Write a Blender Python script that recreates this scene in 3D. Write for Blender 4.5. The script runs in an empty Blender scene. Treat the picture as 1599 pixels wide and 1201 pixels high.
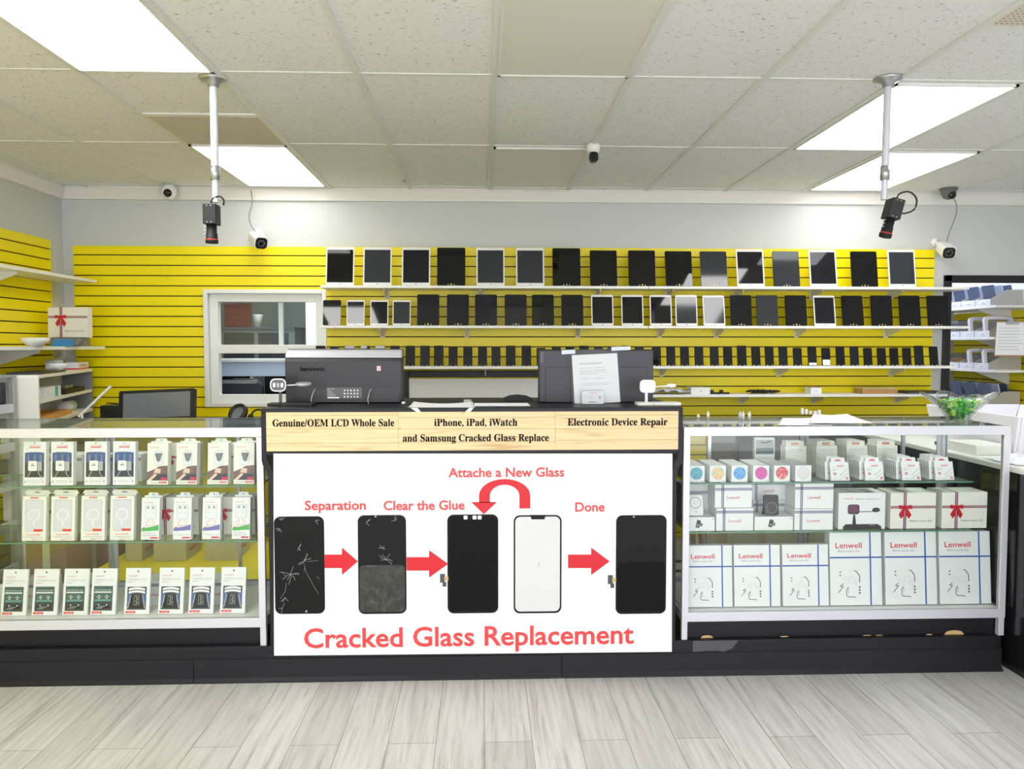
import bpy, math, random
from mathutils import Matrix, Vector
random.seed(7)
SC = bpy.context.scene
COL = SC.collection
PI = math.pi

# ------------------------------------------------------------------ camera model (lens worked out from the ceiling grid)
F = 1220.0; CX, CY, EYE = 799.5, 600.5, 1.5
TH = math.atan(60.5/F); PS = math.atan(44.5/F*math.cos(TH))
FW = Vector((math.sin(PS)*math.cos(TH), math.cos(PS)*math.cos(TH), -math.sin(TH)))
RT = Vector((math.cos(PS), -math.sin(PS), 0))
UP = Vector((math.sin(PS)*math.sin(TH), math.cos(PS)*math.sin(TH), math.cos(TH)))
def ray(px, py): return FW + RT*((px-CX)/F) - UP*((py-CY)/F)
def at(px, py, Y):                       # point of the plane y = Y seen at this spot of the photograph
    v = ray(px, py); t = Y/v.y
    return Vector((v.x*t, Y, EYE+v.z*t))
def atz(px, py, Z):
    v = ray(px, py); t = (Z-EYE)/v.z
    return Vector((v.x*t, v.y*t, Z))
def ax(px, py, Y): return at(px, py, Y).x
def az(px, py, Y): return at(px, py, Y).z
cam = bpy.data.cameras.new('camera'); co = bpy.data.objects.new('camera', cam); COL.objects.link(co)
cam.sensor_width = 36; cam.lens = F/1599*36; cam.clip_start = .05
m = Matrix.Identity(4)
for i in range(3):
    m[i][0] = RT[i]; m[i][1] = UP[i]; m[i][2] = -FW[i]
m[2][3] = EYE
co.matrix_world = m
SC.camera = co

# ------------------------------------------------------------------ materials
def lin(c):
    return tuple((v/255/12.92 if v/255 <= .04045 else ((v/255+.055)/1.055)**2.4) for v in c)
MATS = {}
def mat(name, c, rough=.5, metal=0., spec=.5, var=.04, scale=6., bump=0., bscale=60., coat=0., emis=None):
    if name in MATS: return MATS[name]
    mt = bpy.data.materials.new(name); mt.use_nodes = True
    nt = mt.node_tree; N = nt.nodes; L = nt.links
    b = N['Principled BSDF']
    b.inputs['Roughness'].default_value = rough; b.inputs['Metallic'].default_value = metal
    b.inputs['Specular IOR Level'].default_value = spec
    b.inputs['Coat Weight'].default_value = coat
    c3 = lin(c)
    tc = N.new('ShaderNodeTexCoord'); nz = N.new('ShaderNodeTexNoise')
    nz.inputs['Scale'].default_value = scale; nz.inputs['Detail'].default_value = 4
    L.new(tc.outputs['Object'], nz.inputs['Vector'])
    mx = N.new('ShaderNodeMix'); mx.data_type = 'RGBA'
    mx.inputs['A'].default_value = tuple(v*(1-var) for v in c3)+(1,)
    mx.inputs['B'].default_value = tuple(min(1, v*(1+var)) for v in c3)+(1,)
    L.new(nz.outputs['Fac'], mx.inputs['Factor']); L.new(mx.outputs['Result'], b.inputs['Base Color'])
    if bump:
        n2 = N.new('ShaderNodeTexNoise'); n2.inputs['Scale'].default_value = bscale
        bp = N.new('ShaderNodeBump'); bp.inputs['Strength'].default_value = bump; bp.inputs['Distance'].default_value = .002
        L.new(tc.outputs['Object'], n2.inputs['Vector']); L.new(n2.outputs['Fac'], bp.inputs['Height']); L.new(bp.outputs['Normal'], b.inputs['Normal'])
    if emis:
        b.inputs['Emission Color'].default_value = lin(emis[0])+(1,); b.inputs['Emission Strength'].default_value = emis[1]
    MATS[name] = mt
    return mt
def ramp(N, stops):
    r = N.new('ShaderNodeValToRGB'); e = r.color_ramp.elements
    while len(e) < len(stops): e.new(.5)
    for k, (p, c) in enumerate(stops):
        e[k].position = p; e[k].color = lin(c)+(1,)
    return r
def glass(name, tint=(247, 251, 248), f0=.035, gain=.75, rough=0., power=4.5):
    mt = bpy.data.materials.new(name); mt.use_nodes = True
    nt = mt.node_tree; N = nt.nodes; L = nt.links; N.clear()
    out = N.new('ShaderNodeOutputMaterial'); tr = N.new('ShaderNodeBsdfTransparent'); gl = N.new('ShaderNodeBsdfGlossy')
    tr.inputs['Color'].default_value = lin(tint)+(1,); gl.inputs['Roughness'].default_value = rough
    lw = N.new('ShaderNodeLayerWeight'); lw.inputs['Blend'].default_value = .5
    pw = N.new('ShaderNodeMath'); pw.operation = 'POWER'; pw.inputs[1].default_value = power
    ml = N.new('ShaderNodeMath'); ml.operation = 'MULTIPLY_ADD'; ml.inputs[1].default_value = gain; ml.inputs[2].default_value = f0
    mx = N.new('ShaderNodeMixShader')
    L.new(lw.outputs['Facing'], pw.inputs[0]); L.new(pw.outputs[0], ml.inputs[0]); L.new(ml.outputs[0], mx.inputs['Fac'])
    L.new(tr.outputs[0], mx.inputs[1]); L.new(gl.outputs[0], mx.inputs[2]); L.new(mx.outputs[0], out.inputs['Surface'])
    MATS[name] = mt
    return mt
M = {}
def dm(k, *a, **kw): M[k] = mat(k, *a, **kw)
dm('wall_paint', (206, 208, 206), .7, var=.02, bump=.15)
dm('trim_paint', (236, 232, 228), .5, var=.02)
dm('slat_yellow', (252, 230, 0), .38, var=.05, scale=2.)
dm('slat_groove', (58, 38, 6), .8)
dm('laminate_white', (240, 240, 236), .35, var=.02)
dm('bracket_white', (222, 222, 220), .35)
dm('card_white', (234, 234, 236), .45, var=.015)
dm('card_cream', (236, 234, 226), .5, var=.02)
dm('paper', (248, 248, 250), .7, var=.01)
dm('cardboard_beige', (205, 198, 158), .8, var=.06)
dm('cardboard_brown', (150, 122, 92), .85, var=.08)
dm('black_laminate', (27, 27, 35), .45, spec=.3, var=.14, scale=5., bump=.12)
dm('black_gloss', (26, 26, 30), .16, var=.1)
dm('black_plastic', (25, 25, 28), .4, var=.06)
dm('monitor_back', (38, 38, 44), .42, var=.05, bump=.1, bscale=300)
dm('monitor_back_slate', (48, 48, 59), .45, var=.05)
dm('monitor_top', (176, 176, 180), .35, metal=.25)
dm('aluminium', (214, 214, 224), .32, metal=.25, var=.03)
dm('steel', (190, 192, 196), .28, metal=.85, var=.04)
dm('grey_metal', (168, 172, 172), .4, metal=.3, var=.05)
dm('screen_black', (13, 13, 16), .04, spec=.5, var=.1, scale=25)
dm('screen_navy', (22, 23, 31), .05, spec=.5, var=.15, scale=20)
dm('screen_grey', (50, 54, 58), .08, spec=.5, var=.2, scale=18)
dm('screen_silver', (120, 126, 134), .06, var=.1, scale=18)
dm('bezel_black', (16, 16, 18), .25, var=.05)
dm('bezel_white', (238, 238, 236), .3, var=.02)
dm('gold', (222, 178, 60), .4, metal=.4)
dm('ink_black', (9, 9, 10), .6, spec=.15); dm('print_black', (16, 16, 17), .5, spec=.2); dm('ink_grey', (118, 120, 124), .6); dm('ink_light', (176, 178, 182), .6)
dm('ink_red', (216, 44, 66), .5); dm('ink_pink_red', (226, 66, 68), .5); dm('arrow_red', (208, 16, 36), .5)
dm('logo_red', (214, 48, 82), .5); dm('ink_white', (245, 245, 245), .5)
dm('blue_ribbon', (42, 84, 176), .4); dm('navy_ribbon', (70, 66, 128), .45); dm('plum_ribbon', (104, 50, 84), .45)
dm('bow_red', (196, 24, 44), .35); dm('rose_ribbon', (206, 150, 168), .45)
dm('photo_blue', (62, 92, 150), .4, var=.35, scale=25); dm('photo_dark', (52, 54, 72), .4, var=.4, scale=60)
dm('photo_green', (62, 92, 92), .4, var=.3, scale=40); dm('photo_slate', (48, 54, 64), .4, var=.3, scale=40)
dm('photo_teal', (96, 150, 140), .4); dm('photo_car', (120, 92, 92), .4, var=.8, scale=90); dm('photo_skin', (226, 196, 176), .4, var=.3, scale=50)
dm('blister', (214, 214, 228), .15, var=.08, scale=20)
dm('blister_pale', (232, 233, 240), .12, var=.04, scale=20)
dm('green_band', (70, 178, 90), .4, var=.2, scale=30); dm('violet_band', (108, 116, 186), .4, var=.25, scale=30)
dm('print_silver', (214, 214, 216), .5)
dm('tan_chip', (206, 172, 120), .9, var=.15)
dm('vent_grey', (222, 214, 198), .7, var=.12, scale=3)
dm('diffuser_off', (226, 225, 214), .4, var=.02)
dm('grid_paint', (228, 228, 224), .5)
dm('rubber_black', (22, 22, 24), .6)
dm('booth_wall', (100, 112, 106), .8, var=.06); dm('curtain', (226, 232, 228), .8)
dm('picture_red', (112, 32, 34), .6, var=.3, scale=14)
dm('panel_blue', (206, 218, 240), .6)
dm('chair_navy', (40, 44, 58), .35)
dm('wood_brown', (178, 134, 84), .6, var=.15); dm('envelope', (222, 164, 84), .7)
dm('teal', (70, 176, 176), .5); dm('purple', (104, 70, 150), .4); dm('card_blue', (56, 140, 214), .4)
dm('red_light', (222, 60, 50), .4); dm('pink', (232, 178, 196), .6)
dm('foil', (150, 150, 150), .25, metal=.5, var=.5, scale=60)
dm('bag_clear', (214, 220, 240), .12, var=.2, scale=30); dm('screen_blue', (92, 104, 134), .2, var=.3, scale=30)
dm('foam_white', (232, 232, 240), .6)
dm('tray_grey', (178, 174, 164), .8)
dm('dark_grey_paint', (74, 76, 82), .5)
dm('mid_grey', (128, 130, 132), .5)
dm('camera_grey', (104, 108, 108), .4)
dm('lens_glass', (8, 8, 12), .03)
dm('candy_green', (60, 190, 44), .25, var=.35, scale=60); dm('candy_lime', (176, 232, 70), .25, var=.3, scale=60); dm('candy_deep', (36, 128, 44), .25, var=.35, scale=60)
M['glass'] = glass('clear_pane', (252, 254, 253), .025, .6); M['glass_shelf'] = glass('shelf_pane', (246, 252, 248), .03, .6); M['glass_top'] = glass('top_pane', (250, 254, 251), .05, .7, 0., 3.5)
M['glass_bowl'] = glass('crystal', (250, 253, 252), .06, .9, .02, 2.6)
M['plastic_clear'] = glass('clear_plastic', (250, 251, 252), .04, .6, .05)
dm('glass_edge', (96, 142, 118), .1)

def nodes(name):
    mt = bpy.data.materials.new(name); mt.use_nodes = True
    return mt, mt.node_tree.nodes, mt.node_tree.links
def wood_planks_floor():
    mt, N, L = nodes('vinyl_planks'); b = N['Principled BSDF']; b.inputs['Roughness'].default_value = .42
    tc = N.new('ShaderNodeTexCoord'); mp = N.new('ShaderNodeMapping'); mp.inputs['Rotation'].default_value = (0, 0, PI/2)
    L.new(tc.outputs['Object'], mp.inputs['Vector'])
    br = N.new('ShaderNodeTexBrick'); br.inputs['Scale'].default_value = 1; br.inputs['Brick Width'].default_value = 1.22; br.inputs['Row Height'].default_value = .182
    br.inputs['Mortar Size'].default_value = .0016; br.inputs['Bias'].default_value = 0; br.offset = .37
    br.inputs['Color1'].default_value = lin((206, 204, 201))+(1,); br.inputs['Color2'].default_value = lin((222, 221, 219))+(1,); br.inputs['Mortar'].default_value = lin((150, 146, 142))+(1,)
    L.new(mp.outputs[0], br.inputs['Vector'])
    m2 = N.new('ShaderNodeMapping'); m2.inputs['Scale'].default_value = (26, 1.3, 1); L.new(tc.outputs['Object'], m2.inputs['Vector'])
    nz = N.new('ShaderNodeTexNoise'); nz.inputs['Scale'].default_value = 1.6; nz.inputs['Detail'].default_value = 9; nz.inputs['Roughness'].default_value = .68; nz.inputs['Distortion'].default_value = .5
    L.new(m2.outputs[0], nz.inputs['Vector'])
    r = ramp(N, [(.28, (172, 168, 165)), (.42, (224, 222, 220)), (.58, (246, 246, 245))]); L.new(nz.outputs['Fac'], r.inputs[0])
    mx = N.new('ShaderNodeMix'); mx.data_type = 'RGBA'; mx.blend_type = 'MULTIPLY'; mx.inputs['Factor'].default_value = .9
    L.new(br.outputs['Color'], mx.inputs['A']); L.new(r.outputs[0], mx.inputs['B']); L.new(mx.outputs['Result'], b.inputs['Base Color'])
    return mt
def ceiling_tile():
    mt, N, L = nodes('fissured_tile'); b = N['Principled BSDF']; b.inputs['Roughness'].default_value = .9
    tc = N.new('ShaderNodeTexCoord'); mp = N.new('ShaderNodeMapping'); mp.inputs['Scale'].default_value = (1, 2.2, 1); L.new(tc.outputs['Object'], mp.inputs['Vector'])
    n1 = N.new('ShaderNodeTexNoise'); n1.inputs['Scale'].default_value = 58; n1.inputs['Detail'].default_value = 3; L.new(mp.outputs[0], n1.inputs['Vector'])
    r = ramp(N, [(.305, (150, 146, 134)), (.35, (236, 236, 236)), (1, (241, 242, 244))]); L.new(n1.outputs['Fac'], r.inputs[0]); L.new(r.outputs[0], b.inputs['Base Color'])
    bp = N.new('ShaderNodeBump'); bp.inputs['Strength'].default_value = .3; bp.inputs['Distance'].default_value = .003
    L.new(n1.outputs['Fac'], bp.inputs['Height']); L.new(bp.outputs[0], b.inputs['Normal'])
    return mt
def pine():
    mt, N, L = nodes('pale_pine'); b = N['Principled BSDF']; b.inputs['Roughness'].default_value = .5
    tc = N.new('ShaderNodeTexCoord'); mp = N.new('ShaderNodeMapping'); mp.inputs['Scale'].default_value = (1.2, 1, 16); L.new(tc.outputs['Object'], mp.inputs['Vector'])
    nz = N.new('ShaderNodeTexNoise'); nz.inputs['Scale'].default_value = 3; nz.inputs['Detail'].default_value = 6; nz.inputs['Distortion'].default_value = 1.2; L.new(mp.outputs[0], nz.inputs['Vector'])
    r = ramp(N, [(.28, (200, 166, 120)), (.42, (224, 198, 152)), (.7, (232, 209, 165))]); L.new(nz.outputs['Fac'], r.inputs[0])
    vo = N.new('ShaderNodeTexVoronoi'); vo.inputs['Scale'].default_value = 7; L.new(tc.outputs['Object'], vo.inputs['Vector'])
    r2 = ramp(N, [(.0, (170, 120, 76)), (.07, (255, 255, 255)), (1, (255, 255, 255))]); L.new(vo.outputs['Distance'], r2.inputs[0])
    mx = N.new('ShaderNodeMix'); mx.data_type = 'RGBA'; mx.blend_type = 'MULTIPLY'; mx.inputs['Factor'].default_value = .6
    L.new(r.outputs[0], mx.inputs['A']); L.new(r2.outputs[0], mx.inputs['B']); L.new(mx.outputs['Result'], b.inputs['Base Color'])
    return mt
def marble(name, stops, scale=45):
    mt, N, L = nodes(name); b = N['Principled BSDF']; b.inputs['Roughness'].default_value = .35
    tc = N.new('ShaderNodeTexCoord'); nz = N.new('ShaderNodeTexNoise'); nz.inputs['Scale'].default_value = scale; nz.inputs['Detail'].default_value = 6; nz.inputs['Distortion'].default_value = 1.0
    L.new(tc.outputs['Object'], nz.inputs['Vector']); r = ramp(N, stops); L.new(nz.outputs['Fac'], r.inputs[0]); L.new(r.outputs[0], b.inputs['Base Color'])
    return mt
def emitter(name, c, s):
    mt, N, L = nodes(name); b = N['Principled BSDF']; b.inputs['Base Color'].default_value = (.8, .8, .8, 1)
    nz = N.new('ShaderNodeTexNoise'); nz.inputs['Scale'].default_value = 2.
    r = N.new('ShaderNodeMapRange'); r.inputs['To Min'].default_value = s*.95; r.inputs['To Max'].default_value = s*1.05
    L.new(nz.outputs['Fac'], r.inputs['Value']); L.new(r.outputs['Result'], b.inputs['Emission Strength']); b.inputs['Emission Color'].default_value = lin(c)+(1,)
    return mt
M['floor'] = wood_planks_floor(); M['tile'] = ceiling_tile(); M['pine'] = pine()
M['lamp'] = emitter('lit_diffuser', (255, 254, 253), 6.6)
M['lamp_rear'] = emitter('lit_diffuser_rear', (255, 255, 255), 2.8)
M['added_lamp_cool'] = emitter('added_diffuser_cool', (226, 233, 255), 11.0)
M['added_lamp_dim'] = emitter('added_diffuser_dim', (240, 248, 255), 8.0)
DISC = [('blue green', [(.35, (60, 130, 160)), (.5, (80, 176, 196)), (.65, (120, 150, 190))]),
        ('pastel rainbow', [(.35, (240, 160, 130)), (.5, (230, 205, 150)), (.65, (110, 200, 205))]),
        ('sky blue', [(.35, (70, 130, 210)), (.5, (110, 180, 230)), (.65, (60, 110, 190))]),
        ('magenta', [(.35, (190, 60, 160)), (.5, (222, 84, 160)), (.65, (160, 90, 180))]),
        ('crimson', [(.35, (236, 180, 160)), (.5, (206, 60, 90)), (.65, (226, 120, 130))]),
        ('plain grey', [(.3, (216, 212, 216)), (.7, (226, 222, 226)), (1, (226, 222, 226))])]
for k, (n, s) in enumerate(DISC): M['disc%d' % k] = marble('disc_print_'+n.replace(' ', '_'), s)
M['glued'] = marble('glue_residue_print', [(.3, (26, 27, 25)), (.5, (46, 45, 38)), (.66, (62, 64, 60)), (.8, (110, 128, 140))], 34)

# ------------------------------------------------------------------ mesh builder
TXT = {}
def text_geo(s, bold=0.):
    k = (s, bold)
    if k in TXT: return TXT[k]
    cu = bpy.data.curves.new('lettering', 'FONT'); cu.body = s; cu.size = 1; cu.resolution_u = 3; cu.offset = bold
    ob = bpy.data.objects.new('lettering', cu); COL.objects.link(ob)
    bpy.context.view_layer.update()
    me = bpy.data.meshes.new_from_object(ob.evaluated_get(bpy.context.evaluated_depsgraph_get()))
    v = [(p.co.x, p.co.y) for p in me.vertices]; f = [tuple(p.vertices) for p in me.polygons]
    bpy.data.objects.remove(ob); bpy.data.meshes.remove(me); bpy.data.curves.remove(cu)
    x0 = min([p[0] for p in v] or [0]); x1 = max([p[0] for p in v] or [1])
    TXT[k] = (v, f, x0, x1)
    return TXT[k]
def serif(s):
    o = ''
    for ch in s:
        if 'A' <= ch <= 'Z': o += chr(0x1D400+ord(ch)-65)
        elif 'a' <= ch <= 'z': o += chr(0x1D41A+ord(ch)-97)
        else: o += ch
    return o
def script(s):
    o = ''
    for ch in s:
        if 'A' <= ch <= 'Z': o += chr(0x1D4D0+ord(ch)-65)
        elif 'a' <= ch <= 'z': o += chr(0x1D4EA+ord(ch)-97)
        else: o += ch
    return o
def rrect(w, h, r, n=5, cx=0., cz=0.):
    p = []
    for (sx, sz, a0) in ((1, -1, -90), (1, 1, 0), (-1, 1, 90), (-1, -1, 180)):
        for k in range(n+1):
            a = math.radians(a0+90*k/n)
            p.append((cx+sx*(w/2-r)+r*math.cos(a), cz+sz*(h/2-r)+r*math.sin(a)))
    return p
def circ(r, n=24, cx=0., cz=0., rz=None):
    return [(cx+r*math.cos(2*PI*k/n), cz+(rz or r)*math.sin(2*PI*k/n)) for k in range(n)]
def smooth(pts, n=5):
    P = [Vector(p) for p in pts]; o = []
    for k in range(len(P)-1):
        a, b, c_, d = P[max(k-1, 0)], P[k], P[k+1], P[min(k+2, len(P)-1)]
        for j in range(n):
            t = j/n; o.append(.5*((2*b)+(c_-a)*t+(2*a-5*b+4*c_-d)*t*t+(3*b-a-3*c_+d)*t**3))
    return o+[P[-1]]
class MB:
    def __init__(s): s.v = []; s.f = []; s.mi = []; s.m = []; s.sm = []
    def _m(s, m):
        m = M[m] if isinstance(m, str) else m
        if m not in s.m: s.m.append(m)
        return s.m.index(m)
    def add(s, vs, fs, m, X=None, smooth=False):
        o = len(s.v); i = s._m(m)
        s.v += [tuple(X @ Vector(p)) if X else tuple(p) for p in vs]
        for f in fs: s.f.append(tuple(o+q for q in f)); s.mi.append(i); s.sm.append(smooth)
        return s
    def box(s, x0, y0, z0, x1, y1, z1, m, X=None):
        v = [(x, y, z) for z in (z0, z1) for y in (y0, y1) for x in (x0, x1)]
        return s.add(v, [(0, 2, 3, 1), (4, 5, 7, 6), (0, 1, 5, 4), (2, 6, 7, 3), (0, 4, 6, 2), (1, 3, 7, 5)], m, X)
    def pane(s, x0, y0, z0, x1, y1, z1, m, e='glass_edge'):      # a glass sheet: broad faces clear, the thin edges green
        v = [(x, y, z) for z in (z0, z1) for y in (y0, y1) for x in (x0, x1)]
        fs = [((0, 2, 3, 1), (4, 5, 7, 6)), ((0, 1, 5, 4), (2, 6, 7, 3)), ((0, 4, 6, 2), (1, 3, 7, 5))]
        d = [z1-z0, y1-y0, x1-x0]; t = d.index(min(d))
        for k in range(3): s.add(v, fs[k], m if k == t else e)
        return s
    def prism(s, poly, y0, y1, m, X=None, smooth=False):         # outline in x-z (counter-clockwise seen from -y) given thickness in y
        n = len(poly)
        v = [(x, y0, z) for x, z in poly]+[(x, y1, z) for x, z in poly]
        s.add(v, [tuple(range(n)), tuple(range(2*n-1, n-1, -1))], m, X)
        s.add(v, [(k, k+n, (k+1) % n+n, (k+1) % n) for k in range(n)], m, X, smooth)
        return s
    def xprism(s, poly, x0, x1, m, X=None):                      # outline in y-z given thickness in x
        n = len(poly); v = [(x0, y, z) for y, z in poly]+[(x1, y, z) for y, z in poly]
        return s.add(v, [tuple(range(n-1, -1, -1)), tuple(range(n, 2*n))]+[(k, (k+1) % n, (k+1) % n+n, k+n) for k in range(n)], m, X)
    def zprism(s, poly, z0, z1, m, X=None):
        n = len(poly); v = [(x, y, z0) for x, y in poly]+[(x, y, z1) for x, y in poly]
        return s.add(v, [tuple(range(n-1, -1, -1)), tuple(range(n, 2*n))]+[(k, (k+1) % n, (k+1) % n+n, k+n) for k in range(n)], m, X)
    def flat(s, poly, m, y=-.0006, X=None):                      # print lying on a front
        return s.add([(x, y, z) for x, z in poly], [tuple(range(len(poly)))], m, X)
    def rect(s, x0, z0, x1, z1, m, y=-.0006, X=None): return s.flat([(x0, z0), (x1, z0), (x1, z1), (x0, z1)], m, y, X)
    def line(s, pts, w, m, y=-.0007, X=None):
        for (ax_, az_), (bx, bz) in zip(pts, pts[1:]):
            d = math.hypot(bx-ax_, bz-az_) or 1e-6; nx, nz = -(bz-az_)/d*w/2, (bx-ax_)/d*w/2
            s.flat([(ax_-nx, az_-nz), (bx-nx, bz-nz), (bx+nx, bz+nz), (ax_+nx, az_+nz)], m, y, X)
        return s
    def ring(s, r0, r1, m, cx=0., cz=0., y=-.0007, n=32, X=None):
        v = [(cx+r*math.cos(2*PI*k/n), y, cz+r*math.sin(2*PI*k/n)) for r in (r0, r1) for k in range(n)]
        return s.add(v, [(k, k+n, (k+1) % n+n, (k+1) % n)[::-1] for k in range(n)], m, X)
    def text(s, t, x0, x1, zb, cap, m, y=-.0008, bold=0., X=None, W=None):   # lettering fitted between x0 and x1 on baseline zb with this capital height
        v, f, a, b = text_geo(t, bold)
        if not v: return s
        k = (x1-x0)/(b-a)
        return s.add([(x0+(p-a)*k, y, zb+q*cap/.70) for p, q in v], f, m, X)
    def tube(s, pts, r, m, n=8, X=None):
        pts = [Vector(p) for p in pts]; rings = []; vs = []
        for k, p in enumerate(pts):
            d = (pts[min(k+1, len(pts)-1)]-pts[max(k-1, 0)]).normalized()
            u = d.cross(Vector((0, 0, 1)) if abs(d.z) < .9 else Vector((1, 0, 0))).normalized(); w = d.cross(u)
            rr = r[k] if isinstance(r, (list, tuple)) else r
            vs += [p+(u*math.cos(2*PI*j/n)+w*math.sin(2*PI*j/n))*rr for j in range(n)]
        fs = [(k*n+j, k*n+(j+1) % n, (k+1)*n+(j+1) % n, (k+1)*n+j) for k in range(len(pts)-1) for j in range(n)]
        s.add(vs, fs, m, X, True)
        s.add(vs, [tuple(range(n-1, -1, -1)), tuple((len(pts)-1)*n+j for j in range(n))], m, X)
        return s
    def lathe(s, prof, m, n=24, X=None, fx=None):
        vs = []
        for i, (r, z) in enumerate(prof):
            for j in range(n):
                a = 2*PI*j/n; k, dz = fx(a, i/(len(prof)-1)) if fx else (1, 0)
                vs.append((r*k*math.cos(a), r*k*math.sin(a), z+dz))
        fs = [(k*n+j, k*n+(j+1) % n, (k+1)*n+(j+1) % n, (k+1)*n+j) for k in range(len(prof)-1) for j in range(n)]
        return s.add(vs, fs, m, X, True)
    def build(s, name, parent=None, bevel=0., loc=None, off=None):
        me = bpy.data.meshes.new(name)
        if off is not None: s.v = [(x-off[0], y-off[1], z-off[2]) for x, y, z in s.v]
        me.from_pydata(s.v, [], s.f)
        for q in s.m: me.materials.append(q)
        me.polygons.foreach_set('material_index', s.mi); me.polygons.foreach_set('use_smooth', s.sm); me.update()
        o = bpy.data.objects.new(name, me); COL.objects.link(o)
        if parent is not None: o.parent = parent
        if loc is not None: o.location = loc
        if bevel:
            b = o.modifiers.new('edge', 'BEVEL'); b.width = bevel; b.segments = 2; b.limit_method = 'ANGLE'; b.angle_limit = .6
        return o
def RX(a): return Matrix.Rotation(a, 4, 'X')
def RY(a): return Matrix.Rotation(a, 4, 'Y')
def RZ(a): return Matrix.Rotation(a, 4, 'Z')
def T(x, y, z): return Matrix.Translation((x, y, z))
def tag(o, label, cat, group=None, kind=None):
    o['label'] = label; o['category'] = cat
    if group: o['group'] = group
    if kind: o['kind'] = kind
    return o
def thing(name, label, cat, loc=(0, 0, 0), rot=(0, 0, 0), group=None):
    o = bpy.data.objects.new(name, None); COL.objects.link(o); o.empty_display_size = .05
    o.location = loc; o.rotation_euler = rot
    return tag(o, label, cat, group)
def dup(root):
    r = root.copy(); COL.objects.link(r)
    for ch in list(root.children):
        c = ch.copy(); COL.objects.link(c); c.parent = r
        for g in list(ch.children):
            d = g.copy(); COL.objects.link(d); d.parent = c
    return r
PROTO = {}
def spawn(key, maker, label, cat, loc, lean=0., rz=0., group=None, ry=0.):
    if key in PROTO: o = dup(PROTO[key])
    else: o = PROTO[key] = maker()
    dep = max(v.co.y for v in o.data.vertices) if o.type == 'MESH' else 0
    o.location = (loc[0], loc[1], loc[2]+max(0, dep*math.sin(math.radians(lean)))); o.rotation_euler = (-math.radians(lean), math.radians(ry), math.radians(rz))
    return tag(o, label, cat, group)
def struct(name, mb, bevel=0.):
    o = mb.build(name, None, bevel); o['kind'] = 'structure'
    return o
ORD = 'zeroth first second third fourth fifth sixth seventh eighth ninth tenth eleventh twelfth thirteenth fourteenth fifteenth sixteenth seventeenth eighteenth nineteenth twentieth'.split()
ORD += ['twenty-'+w for w in ORD[1:10]]+['thirtieth']+['thirty-'+w for w in ORD[1:10]]+['fortieth']+['forty-'+w for w in ORD[1:10]]+['fiftieth']

# ------------------------------------------------------------------ the room
XL, XR, YB, ZC = -3.14, 4.50, 6.0, 2.68
WX0, WX1, WZ0, WZ1 = -2.075, -1.215, 1.065, 1.895       # opening of the pass-through window
DX0, DZ1 = 3.645, 2.0                                   # doorway to the stock room
struct('floor', MB().box(XL-.1, -4, -.1, XR+.1, 9.1, 0, 'floor'))
struct('ceiling', MB().box(XL-.1, -4, ZC, XR+.1, 9.1, ZC+.1, 'tile'))
b = MB()
for q in ((XL, 0, WX0, ZC), (WX0, 0, WX1, WZ0), (WX0, WZ1, WX1, ZC), (WX1, 0, DX0, ZC), (DX0, DZ1, XR, ZC)):
    b.box(q[0], YB, q[1], q[2], YB+.12, q[3], 'wall_paint')
struct('wall_back', b)
struct('wall_left', MB().box(XL-.1, -4, 0, XL, 9, ZC, 'wall_paint'))
struct('wall_right', MB().box(XR, -4, 0, XR+.1, 9, ZC, 'wall_paint'))
struct('wall_stock_room', MB().box(3.0, 9, 0, XR, 9.1, ZC, 'wall_paint').box(3.0, YB+.12, 0, 3.1, 9, ZC, 'wall_paint'))
struct('wall_booth', MB().box(XL, 8.0, 0, -.6, 8.1, ZC, 'booth_wall').box(-.6, YB+.12, 0, -.5, 8.1, ZC, 'booth_wall'))
# white cornice along the back and left walls
struct('trim_1', MB().xprism([(YB-.055, ZC), (YB-.06, ZC-.02), (YB-.035, ZC-.075), (YB-.03, ZC-.092), (YB, ZC-.092), (YB, ZC)], XL, XR, 'trim_paint'))
struct('trim_2', MB().prism([(XL, ZC-.092), (XL+.03, ZC-.092), (XL+.035, ZC-.075), (XL+.06, ZC-.02), (XL+.055, ZC), (XL, ZC)], -4, YB-.06, 'trim_paint'))
# suspended ceiling grid
b = MB()
GX = [.05+.595*k for k in range(-5, 8)]; GY = [3.47+1.2*k for k in range(-6, 3)]
for x in GX: b.box(x-.012, -4, ZC-.009, x+.012, YB-.055, ZC, 'grid_paint')
for y in GY:
    if y < YB-.1: b.box(XL, y-.010, ZC-.004, XR, y+.010, ZC, 'grid_paint')
b.box(-1.74, 4.085, ZC-.008, -1.14, 4.105, ZC, 'grid_paint')
struct('trim_3', b)
# stock-room doorway frame, black
b = MB()
b.box(DX0-.058, YB-.02, 0, DX0, YB+.13, DZ1+.048, 'black_plastic').box(DX0-.058, YB-.02, DZ1, XR-.01, YB+.13, DZ1+.048, 'black_plastic')
struct('door_1', b, .003)

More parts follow.
